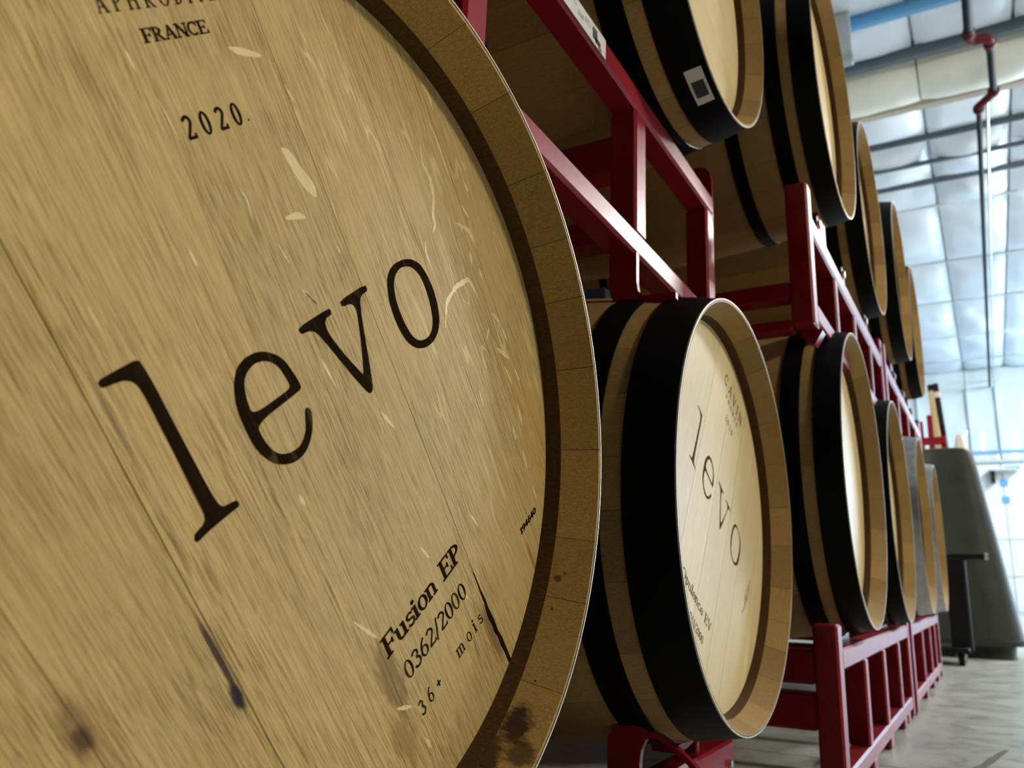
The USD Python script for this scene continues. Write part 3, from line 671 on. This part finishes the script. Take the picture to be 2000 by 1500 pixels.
scr = [LineString([(.196, .018), (.199, -.004), (.194, -.022)]), LineString([(.191, .006), (.193, -.016), (.189, -.030)]), LineString([(.186, -.006), (.188, -.022)]), LineString([(.183, -.018), (.188, -.034), (.180, -.050)])]
part(b2, 'pencil_mark', letter_mesh(unary_union([s.buffer(.0006) for s in scr]), -.0432), M['faint_ink'], label='faint pencil scribble')

# ------------------------------------------------------------------ plain barrels
b3 = thing('wine_barrel', 'third lower barrel, plain pale head, standing above the red rack post', 'wine barrel', (0.077, 1.46, FZ + 0.119), rotx=20, scale=1.034)
barrel_parts(b3, PLAIN_EDGES, M['plain_head_oak'], M['black_hoop'])
copy_of(b3, 'wine_barrel', 'fourth lower barrel, narrow black-hooped sliver right of the third', 'wine barrel', (0.082, 2.155, FZ + 0.113), -55, 1.034)
b5 = thing('wine_barrel', 'lower barrel with dull grey galvanised hoops, fifth in the row', 'wine barrel', (0.096, 2.86, FZ + 0.12), rotx=80, scale=1.034)
barrel_parts(b5, PLAIN_EDGES, M['plain_head_oak'], M['zinc_hoop'])
copy_of(b5, 'wine_barrel', 'last lower barrel with galvanised hoops, against the dark tapered bin', 'wine barrel', (0.102, 3.56, FZ + 0.115), 10, 1.034)
u1 = thing('wine_barrel', 'upper barrel with a white sticker on its black hoop, over the lettered second', 'wine barrel', (-0.004, 0.78, FZ + 0.912), rotx=65)
barrel_parts(u1, PLAIN_EDGES, M['plain_head_oak'], M['black_hoop'], hoops=HOOPS_A)
copy_of(u1, 'wine_barrel', 'upper barrel above the foreground barrel, almost wholly outside the picture', 'wine barrel', (-0.10, -0.0, FZ + 0.93), 33)
copy_of(b3, 'wine_barrel', 'large upper barrel at the top centre right, seen edge-on', 'wine barrel', (0.073, 1.46, FZ + 1.010), -20, 1.0)
copy_of(b3, 'wine_barrel', 'third upper barrel against the white roof, between two others', 'wine barrel', (0.069, 2.16, FZ + 0.985), 100, 1.0)
copy_of(b3, 'wine_barrel', 'fourth upper barrel along the row against the blue-white roof', 'wine barrel', (0.091, 2.85, FZ + 1.015), 45, 1.02)
copy_of(b3, 'wine_barrel', 'farthest upper barrel at the end of the row', 'wine barrel', (0.089, 3.53, FZ + 1.010), -70, 1.0)
# second bank of barrels behind the first
for y, z, lab in ((0.10, 0.0, 'lower barrel of the back bank behind the foreground barrel'), (0.85, 0.0, 'back bank barrel glimpsed over the second barrel'),
                  (1.60, 0.0, 'back bank lower barrel seen past the rack post'), (0.10, 0.92, 'upper back bank barrel behind the foreground barrel top'),
                  (0.85, 0.92, 'upper back bank barrel seen between the red rails'), (1.60, 0.92, 'upper back bank barrel seen under the large edge-on barrel'), (2.35, 0.0, 'back bank lower barrel farthest along the dark gap'), (2.35, 0.92, 'upper back bank barrel deepest in the dark gap')):
    copy_of(b3, 'wine_barrel', lab, 'wine barrel', (-1.10, y, FZ + z + 0.02), R_.uniform(-90, 90), 1.0, 'barrels of the back bank')

for z, lab in ((0.0, 'low plain red rack carrying the back bank of barrels'), (0.92, 'upper plain red rack carrying the top of the back bank')):
    bk = thing('barrel_rack', lab, 'barrel rack', (0, 0, FZ + z + 0.02))
    for x in (-1.35, -1.82):
        part(bk, 'top_rail', cbox(x - .04, x, -0.4, 2.85, -0.372, -0.334, 0.004), M['red_paint'])
        part(bk, 'bottom_rail', cbox(x - .04, x, -0.4, 2.85, -0.47 if z == 0 else -0.56, -0.44 if z == 0 else -0.53, 0.004), M['red_paint'])
        for y in (-0.40, 0.44, 1.20, 1.95, 2.81):
            part(bk, 'upright', cbox(x - .04, x, y, y + .04, -0.48 if z == 0 else -0.575, -0.372, 0.004), M['red_paint'])

# sticker on the upper barrel's head hoop
def hoop_patch(a0, a1, x0, x1, lift, n=6, cy=0.78, cz=FZ + 0.912, cx=-0.004, s=1.0):
    v = []
    for a in np.linspace(a0, a1, n + 1):
        for x in (x0, x1):
            for d in (0, 0.0004):
                r = (r_out(x) + 0.0026 + lift + d) * s
                v.append((cx + x * s, cy + r * math.cos(a), cz + r * math.sin(a)))
    f = []
    for i in range(n):
        b = i * 4
        for p, q in ((0, 1), (1, 3), (3, 2), (2, 0)):
            f += [(b + p, b + q, b + 4 + q), (b + p, b + 4 + q, b + 4 + p)]
    f += [(0, 2, 3), (0, 3, 1), (n * 4, n * 4 + 1, n * 4 + 3), (n * 4, n * 4 + 3, n * 4 + 2)]
    m = trimesh.Trimesh(np.array(v), np.array(f), process=False); m.fix_normals()
    return m
UA = math.radians
stk = thing('hoop_sticker', 'white sticker with a dark printed block on the black hoop', 'sticker')
part(stk, 'paper', hoop_patch(UA(250.5), UA(264.5), -0.036, -0.010, 0.0), M['label'])
part(stk, 'printed_block', hoop_patch(UA(255), UA(261.5), -0.032, -0.0135, 0.0003), M['label_dark'], label='dark printed square')

# ------------------------------------------------------------------ red steel racks
def rail(p, name, x, y0, y1, z0, z1, w=0.04): part(p, name, cbox(x - w, x, y0, y1, z0, z1, 0.004), M['red_paint'])
def post(p, x, y0, y1, z0, z1, w=0.041): part(p, 'upright', cbox(x - w, x, y0, y1, z0, z1, 0.004), M['red_paint'])

# upper rack over the two near barrels
ra = thing('barrel_rack', 'upper red steel rack with a white sticker on its rail, over the second barrel', 'barrel rack', (0, 0, FZ), rotx=math.degrees(-0.032))
# in the rack's own frame heights are lifted to undo the tilt at y = 0.6
def rise(z): return z + 0.019
for xf in (-0.10, -0.80):
    rail(ra, 'top_rail', xf, -0.24, 1.012, rise(0.573), rise(0.610))
    rail(ra, 'bottom_rail', xf, -0.24, 1.012, rise(0.343), rise(0.378))
    for y in (-0.24, 0.186, 0.627, 0.972):
        post(ra, xf - 0.0005, y, y + 0.0405, rise(0.376), rise(0.575))
    for y in (0.186, 0.627, 0.972):
        s = 1 if xf > -0.5 else -1
        xm = xf - 0.0205
        leg = unary_union([LineString([(xm, rise(.345)), (xm, rise(.300))]).buffer(.0205, cap_style=2),
                           Polygon([(xm - .0205, rise(.300)), (xm + .0205, rise(.300)), (xm + .0225, rise(.287)), (xm + .0305, rise(.279)), (xm + .0760, rise(.277)), (xm + .0760, rise(.268)), (xm + .026, rise(.262)), (xm + .004, rise(.262)), (xm - .010, rise(.270)), (xm - .0175, rise(.284))])])
        if s < 0: leg = affinity.scale(leg, -1, 1, origin=(xm, 0))
        lm = trimesh.creation.extrude_polygon(leg, 0.009, engine='earcut')
        v = lm.vertices.copy(); lm.vertices = np.stack([v[:, 0], y + v[:, 2], v[:, 1]], 1); lm.fix_normals()
        part(ra, 'cradle_foot', lm, M['red_paint'])
    hp = Polygon([(xf - .041, rise(.57)), (xf - .0005, rise(.57)), (xf - .0005, rise(.648)), (xf - .004, rise(.662)), (xf - .012, rise(.672)), (xf - .022, rise(.676)), (xf - .041, rise(.676))])
    hm = trimesh.creation.extrude_polygon(hp, 0.008, engine='earcut')
    v = hm.vertices.copy(); hm.vertices = np.stack([v[:, 0], 1.0035 + v[:, 2], v[:, 1]], 1); hm.fix_normals()
    part(ra, 'rail_horn', hm, M['red_paint'])
for y in (0.12, 0.668):
    part(ra, 'cross_tube', cbox(-0.80, -0.14, y, y + 0.05, rise(0.508), rise(0.566), 0.004), M['red_paint'])
    part(ra, 'cross_tube', cbox(-0.80, -0.14, y, y + 0.05, rise(0.393), rise(0.432), 0.004), M['red_paint'])
stx = -0.0995
part(ra, 'rail_sticker', cbox(stx, stx + .0008, 0.28, 0.512, rise(0.5765), rise(0.6065), 0.0002), M['label'], label='white printed sticker')
prn = []
for i in range(9):
    y = 0.30 + i * 0.021
    prn.append(cbox(stx + .0008, stx + .0011, y, y + 0.016, rise(0.587 + 0.004 * (i % 3)), rise(0.594 + 0.004 * (i % 2)), 0.0001))
part(ra, 'sticker_print', cat(prn), M['label_grey'], label='grey-green printed emblem')
part(ra, 'sticker_print', cat([cbox(stx + .0008, stx + .0012, 0.470, 0.484, rise(0.583), rise(0.600), 0.0001), cbox(stx + .0008, stx + .0012, 0.478, 0.494, rise(0.581), rise(0.589), 0.0001)]), M['label_dark'])
part(ra, 'sticker_print', cbox(stx + .0008, stx + .0012, 0.488, 0.498, rise(0.577), rise(0.582), 0.0001), M['label_red'])

# low rack under the two near barrels
rl = thing('barrel_rack', 'low red rack with a rounded arch under the second barrel', 'barrel rack', (0, 0, FZ))
for xf in (-0.10, -0.80):
    rail(rl, 'bottom_rail', xf, -0.24, 1.036, -0.402, -0.341)
    for y in (-0.24, 0.15, 0.995):
        post(rl, xf - 0.0006, y, y + 0.04, -0.46, -0.40)
    s = 1 if xf > -0.5 else -1
    for y in (0.15, 0.627):
        xm = xf - 0.0205
        leg = unary_union([Polygon([(xm - .0205, -.46), (xm + .0205, -.46), (xm + .0205, -.312), (xm + .0230, -.296), (xm + .0290, -.284), (xm + .0385, -.2795), (xm + .028, -.272), (xm + .004, -.268), (xm - .012, -.272), (xm - .0205, -.286)]),
                           LineString([(xm + .030, -.280), (xm + .0385, -.2775), (xm + .047, -.280), (xm + .0565, -.285), (xm + .0775, -.300), (xm + .098, -.318)]).buffer(.003, cap_style=2)])
        if s < 0: leg = affinity.scale(leg, -1, 1, origin=(xm, 0))
        lm = trimesh.creation.extrude_polygon(leg, 0.010, engine='earcut')
        v = lm.vertices.copy(); lm.vertices = np.stack([v[:, 0], y + v[:, 2], v[:, 1]], 1); lm.fix_normals()
        part(rl, 'cradle_arch', lm, M['red_paint'])
    # curved saddle the barrel lies in
    sd = []
    th = np.radians(np.linspace(268, 297, 9))
    for yb in (0.78, 0.0):
        rr = r_out(xf - .02) + 0.004
        ys, zs = yb + rr * np.cos(th), rr * np.sin(th)
        g = Polygon(list(zip(ys, zs)) + list(zip(ys[::-1], zs[::-1] - 0.010)))
        m = trimesh.creation.extrude_polygon(g, 0.036, engine='earcut')
        v = m.vertices.copy(); m.vertices = np.stack([xf - .038 + v[:, 2], v[:, 0], v[:, 1]], 1); m.fix_normals()
        part(rl, 'saddle', m, M['red_paint'])
    part(rl, 'saddle_leg', cbox(xf - .03, xf - .012, 0.885, 0.897, -0.342, -0.302, 0.002), M['red_paint'])
for y in (0.10, 0.70):
    part(rl, 'cross_tube', cbox(-0.80, -0.14, y, y + 0.05, -0.44, -0.385, 0.004), M['red_paint'])
bolt = trimesh.creation.cylinder(radius=0.006, height=0.006, sections=6); bolt.apply_transform(trimesh.transformations.rotation_matrix(np.pi / 2, [0, 1, 0])); bolt.apply_translation([-0.097, 1.002, -0.372])
part(rl, 'bolt', bolt, M['steel'], label='bright bolt head')

def wheel_mesh(r, w, c, axis='y'):
    m = trimesh.creation.cylinder(radius=r, height=w, sections=20)
    m.apply_transform(trimesh.transformations.rotation_matrix(np.pi / 2, [1, 0, 0] if axis == 'y' else [0, 1, 0]))
    m.apply_translation(c)
    return m

def low_rack(label, x, y0, y1, ups, post_top=-0.163):
    r = thing('barrel_rack', label, 'barrel rack', (0, 0, FZ))
    for xf in (x, x - 0.78):
        post(r, xf, y0, y0 + 0.045, -0.455, post_top)
        post(r, xf, y1 - 0.045, y1, -0.455, post_top)
        rail(r, 'top_rail', xf - .0005, y0 + .045, y1 - .045, -0.240, -0.204)
        rail(r, 'bottom_rail', xf - .0005, y0 + .045, y1 - .045, -0.432, -0.400)
        for y in ups: post(r, xf - .001, y, y + 0.040, -0.402, -0.238)
        for y in [u + .05 for u in ups] + [y1 - .16]:
            part(r, 'foot', cbox(xf - .035, xf - .004, y, y + 0.06, -0.46, -0.430, 0.004), M['red_paint'])
        for yy in (y0, y1 - .045):
            part(r, 'foot', cbox(xf - .038, xf - .003, yy + .003, yy + .042, -0.46, -0.454, 0.002), M['red_paint'])
        for yb in (1.46, 2.155) if y0 < 2 else (2.86, 3.56):
            rr = r_out(-0.06) * 1.034 + 0.004
            th = np.radians(np.linspace(255, 285, 9))
            zc = 0.116
            ys, zs = yb + rr * np.cos(th), zc + rr * np.sin(th)
            g = Polygon(list(zip(ys, zs)) + list(zip(ys[::-1], zs[::-1] * 0 - 0.206)))
            if g.is_valid and g.area > 0:
                m = trimesh.creation.extrude_polygon(g, 0.02, engine='earcut')
                v = m.vertices.copy(); m.vertices = np.stack([xf - .060 + v[:, 2], v[:, 0], v[:, 1]], 1); m.fix_normals()
                part(r, 'saddle', m, M['red_paint'])
    for yy in (y0 + .002, y1 - .047):
        for za, zb in ((-0.262, -0.206), (-0.335, -0.276)):
            part(r, 'cross_tube', cbox(x - .78, x - .041, yy, yy + 0.045, za, zb, 0.004), M['red_paint'])
    for zz in (-0.30, -0.40):
        part(r, 'bolt', wheel_mesh(0.009, 0.014, (x - .022, y0 + .052, zz)), M['steel'], label='bright zinc bolt')
    return r
low_rack('low red rack under the third and fourth barrels, its post standing nearest', 0.05, 1.148, 2.405, (1.46, 1.765, 2.09))
low_rack('far low red rack under the two grey-hooped barrels', 0.055, 2.43, 3.72, (2.83, 3.18, 3.45))

def high_rack(label, x, y0, y1, ups, yb):
    r = thing('barrel_rack', label, 'barrel rack', (0, 0, FZ))
    for xf in (x, x - 0.78):
        post(r, xf, y0, y0 + 0.040, 0.362, 0.642)
        post(r, xf, y1 - 0.04, y1, 0.362, 0.642)
        rail(r, 'top_rail', xf - .0005, y0 + .04, y1 - .04, 0.548, 0.586)
        rail(r, 'bottom_rail', xf - .0005, y0 + .04, y1 - .04, 0.376, 0.412)
        for y in ups: post(r, xf - .001, y, y + 0.030, 0.41, 0.55)
        s = 1 if xf == x else -1
        part(r, 'cradle_foot', bent_bar([(xf - .02, 0.38), (xf - .02, 0.366), (xf - .014, 0.352), (xf - .002, 0.345)], 0.030, y0 + .0405, y0 + .07), M['red_paint'])
        for b in yb:
            for d in (-0.19, 0.12):
                w = part(r, 'roller', wheel_mesh(0.019, 0.03, (xf - .02, b + d, 0.610), 'x'), M['rubber'], smooth=40)
                part(w, 'roller_hub', wheel_mesh(0.009, 0.040, (xf - .02, b + d, 0.610), 'x'), M['steel'], smooth=40, label='bright steel hub')
                part(r, 'roller_bracket', cbox(xf - .012, xf - .003, b + d - .014, b + d + .014, 0.585, 0.612, 0.002), M['red_paint'])
        for b, (zc, sc_) in zip(yb, ((1.010, 1.0), (0.985, 1.0)) if yb[0] < 2 else ((1.015, 1.02), (1.010, 1.0))):
            rr = r_out(-0.09) * sc_ + 0.003
            th = np.radians(np.linspace(262, 278, 7))
            ys, zs = b + rr * np.cos(th), zc + rr * np.sin(th)
            g = Polygon(list(zip(ys, zs)) + list(zip(ys[::-1], zs[::-1] * 0 + 0.585)))
            m = trimesh.creation.extrude_polygon(g, 0.012, engine='earcut')
            v = m.vertices.copy(); m.vertices = np.stack([xf - .038 + v[:, 2], v[:, 0], v[:, 1]], 1); m.fix_normals()
            part(r, 'saddle', m, M['red_paint'])
    for yy in (y0 + .001, y1 - .041):
        for za, zb in ((0.414, 0.448), (0.353, 0.375)):
            part(r, 'cross_tube', cbox(x - .78, x - .041, yy, yy + 0.04, za, zb, 0.004), M['red_paint'])
    return r
high_rack('upper red rack whose tall post stands between the second and third barrels', 0.05, 1.128, 2.30, (1.42, 1.70, 2.00), (1.46, 2.16))
high_rack('farther upper red rack under the last two upper barrels', 0.055, 2.315, 3.72, (2.69, 3.05, 3.40), (2.85, 3.53))

# ------------------------------------------------------------------ behind the row: tapered bin, cart, poles
M['bin'] = plain('dark_olive_plastic', (0.024, 0.027, 0.020), 0.55, spec=0.22, var=0.18, scale=6, bump=0.05, bscale=20)
def frustum(cx, cy, levels, n=48, p=3.2):
    v, f = [], []
    for z, r in levels:
        for a in np.linspace(0, 2 * np.pi, n, endpoint=False):
            c, s = math.cos(a), math.sin(a)
            k = (abs(c) ** p + abs(s) ** p) ** (-1 / p)
            v.append((cx + r * k * c, cy + r * k * s, z))
    for i in range(len(levels) - 1):
        for j in range(n):
            q = [i * n + j, i * n + (j + 1) % n, (i + 1) * n + (j + 1) % n, (i + 1) * n + j]
            f += [(q[0], q[1], q[2]), (q[0], q[2], q[3])]
    for i, s in ((0, -1), (len(levels) - 1, 1)):
        c = len(v); v.append((cx, cy, levels[i][0]))
        for j in range(n):
            a, b = i * n + j, i * n + (j + 1) % n
            f.append((c, a, b) if s > 0 else (c, b, a))
    return trimesh.Trimesh(np.array(v), np.array(f), process=False)
bn = thing('tapered_bin', 'tall dark olive tapered plastic bin standing past the last barrels', 'bin', (0.085, 5.2, 0))
part(bn, 'body', frustum(0, 0, [(0.075, .305), (0.10, .312), (0.60, .240), (1.05, .172), (1.15, .155), (1.172, .140), (1.180, .11)]), M['bin'], smooth=35)
part(bn, 'base_flange', frustum(0, 0, [(0.0, .262), (0.066, .268), (0.07, .320), (0.098, .322), (0.10, .312)]), M['bin'], smooth=25)
ct = thing('push_cart', 'black push cart with a horizontal handle and castor wheel before the bin', 'cart', (0.085, 4.45, 0))
part(ct, 'column', cbox(-0.02, 0.075, -0.03, 0.05, 0.06, 0.52, 0.01), M['rubber'])
part(ct, 'handle', tube([(-0.02, 0.0, 0.522), (0.05, 0.0, 0.527), (0.165, 0.0, 0.527)], 0.016), M['rubber'], smooth=40)
part(ct, 'handle_tip', tube([(0.163, 0.0, 0.527), (0.178, 0.0, 0.527)], 0.017), M['steel'], smooth=40)
part(ct, 'brace', bent_bar([(0.02, 0.47), (0.075, 0.515)], 0.02, -0.01, 0.03), M['rubber'])
part(ct, 'deck', cbox(-0.30, 0.06, -0.12, 0.20, 0.06, 0.085, 0.006), M['rubber'])
for x, y in ((0.02, -0.06), (-0.26, -0.06), (0.02, 0.15), (-0.26, 0.15)):
    w = part(ct, 'wheel', wheel_mesh(0.04, 0.026, (x, y, 0.04), 'x'), M['rubber'], smooth=40)
    part(w, 'wheel_hub', wheel_mesh(0.020, 0.034, (x, y, 0.04), 'x'), M['steel'], smooth=40)
    part(ct, 'fork', cbox(x - .022, x - .016, y - .02, y + .02, 0.035, 0.075, 0.002), M['steel'])

bs = thing('black_pole', 'tall thin black pole leaning behind the bin', 'pole', (0, 0, 0))
part(bs, 'shaft', tube([(0.150, 5.78, 0.0), (0.052, 5.84, 1.74)], 0.018), M['rubber'], smooth=40)
part(bs, 'collar', tube([(0.0575, 5.8366, 1.64), (0.0560, 5.8376, 1.68)], 0.021), M['label'], smooth=40, label='white collar')
bs = thing('wooden_pole', 'pale wooden pole standing beside the black pole behind the bin', 'pole', (0, 0, 0))
part(bs, 'shaft', tube([(0.05, 5.9, 0.0), (0.022, 5.93, 1.73)], 0.024), M['plain_head_oak'], smooth=40)
part(bs, 'cap', tube([(0.0224, 5.93, 1.71), (0.0218, 5.93, 1.755)], 0.025), M['rubber'], smooth=40)
er = thing('red_post_rack', 'empty upright red rack frame behind the bin, only its top showing', 'rack', (0, 0, 0))
for x, y, h in ((-0.075, 5.7, 1.46), (-0.015, 5.7, 1.50), (0.055, 5.72, 1.36), (-0.30, 5.7, 1.46)):
    part(er, 'upright', cbox(x, x + .034, y, y + .034, 0, h, 0.004), M['red_paint'])
part(er, 'cross_bar', cbox(-0.30, 0.089, 5.704, 5.734, 1.30, 1.35, 0.004), M['red_paint'])
part(er, 'cross_bar', cbox(-0.30, 0.089, 5.704, 5.734, 0.40, 0.45, 0.004), M['red_paint'])
rol = thing('white_roll', 'cream roll of wrap standing upright by the poles behind the bin', 'roll', (0.15, 6.6, 0))
part(rol, 'wrap', frustum(0, 0, [(0, .05), (1.30, .045), (1.42, .040), (1.50, .022)], 24, 2), plain('cream_wrap', (0.66, 0.62, 0.50), 0.5, var=.1), smooth=40)
bx = thing('white_carton', 'pale carton lying on top behind the last barrels', 'box', (-0.17, 6.05, 0))
part(bx, 'carton', cbox(-0.16, 0.16, -0.2, 0.2, 0, 1.30, 0.01), plain('pale_carton', (0.62, 0.58, 0.46), 0.6))
part(bx, 'tape', cbox(-0.06, -0.01, -0.203, 0.203, 0.4, 1.302, 0.001), plain('tan_tape', (0.42, 0.30, 0.16), 0.35))

# small things on the far wall
sh = thing('wall_shelf', 'small white wall shelf with a black bracket beyond the bin', 'shelf', (0.0, 0, 0))
part(sh, 'shelf_top', cbox(0.35, 0.80, WALL_Y - .36, WALL_Y - .035, FZ + 2.06, FZ + 2.10, 0.004), M['label'])
part(sh, 'bracket', cbox(0.38, 0.45, WALL_Y - .30, WALL_Y - .035, FZ + 1.86, FZ + 2.06, 0.004), M['rubber'])
for i, (x, z) in enumerate(((0.585, 1.86), (0.585, 1.55))):
    top('blue_tag', cbox(x - .06, x + .06, WALL_Y - .06, WALL_Y - .036, FZ + z - .06, FZ + z + .06, 0.004), M['bright_blue'], ('upper', 'lower')[i] + ' small blue tag fixed to the white wall below the shelf', 'tag')
top('blue_tray', cbox(0.62, 0.86, WALL_Y - .30, WALL_Y - .12, FZ + 2.10, FZ + 2.13, 0.004), M['bright_blue'], 'flat blue tray lying on the white wall shelf', 'tray')
top('blue_mat', cbox(0.42, 0.95, 6.2, 7.1, 0.0, 0.03, 0.004), plain('pale_blue_foam', (0.30, 0.55, 0.80), 0.5), 'pale blue foam mat lying on the floor behind the bin', 'mat')

# small box on top of the third barrel, glimpsed through the gap above the second
sb_ = thing('supply_box', 'small blue, white and slate box on top of the third barrel, glimpsed through the gap', 'box', (-0.545, 1.42, FZ + 0.119 + 0.347))
part(sb_, 'white_panel', cbox(-0.075, -0.0005, 0.0, 0.075, 0.0, 0.152, 0.002), plain('white_box_board', (0.66, 0.72, 0.74), 0.45), label='white end of the box')
part(sb_, 'blue_panel', cbox(0.0, 0.0225, 0.0, 0.075, 0.0, 0.150, 0.002), plain('blue_box_board', (0.03, 0.22, 0.50), 0.4), label='blue band of the box')
part(sb_, 'slate_panel', cbox(0.023, 0.057, 0.0, 0.075, 0.0, 0.148, 0.002), plain('slate_box_board', (0.10, 0.14, 0.20), 0.45), label='dark slate end of the box')

# sprinkler pipe under the roof
M['pipe'] = plain('dark_pipe_paint', (0.006, 0.012, 0.015), 0.6, spec=0.15)
M['coupling'] = plain('dark_red_coupling', (0.10, 0.006, 0.006), 0.55, spec=0.2)
pz = FZ + 3.7
pp = thing('sprinkler_pipe', 'dark sprinkler pipe with red elbows running under the roof', 'pipe')
part(pp, 'pipe_run', tube([(0.47, 2.0, pz), (0.486, 5.52, pz)], 0.031), M['pipe'], smooth=40)
part(pp, 'pipe_run', tube([(0.615, 5.74, pz), (0.635, 6.40, pz)], 0.027), M['pipe'], smooth=40)
part(pp, 'pipe_run', tube([(0.53, 6.62, pz), (0.53, WALL_Y - .1, pz)], 0.021), M['pipe'], smooth=40)
part(pp, 'elbow', tube([(0.486, 5.49, pz), (0.487, 5.58, pz), (0.52, 5.64, pz), (0.575, 5.64, pz), (0.612, 5.68, pz), (0.616, 5.78, pz)], 0.037), M['coupling'], smooth=40)
part(pp, 'elbow', tube([(0.634, 6.36, pz), (0.632, 6.43, pz), (0.60, 6.48, pz), (0.56, 6.54, pz), (0.53, 6.58, pz), (0.53, 6.66, pz)], 0.032), M['coupling'], smooth=40)
for y, x in ((5.545, .487), (5.725, .615), (6.405, .634), (6.625, .53)):
    part(pp, 'coupling', tube([(x, y - .018, pz), (x, y + .018, pz)], 0.044), M['coupling'], smooth=40)
for y in (4.0, 7.62, 11.15, 14.9):
    part(pp, 'hanger', tube([(0.50 if y < 5 else 0.53, y, pz + .02), (0.50 if y < 5 else 0.53, y, CEIL - .05)], 0.006), M['steel'])
cd = thing('conduit', 'thin bright conduit running beside the dark sprinkler pipe', 'conduit')
part(cd, 'conduit_run', tube([(0.60, 6.7, pz + .12), (0.60, WALL_Y - .1, pz + .12)], 0.012), M['steel'], smooth=40)
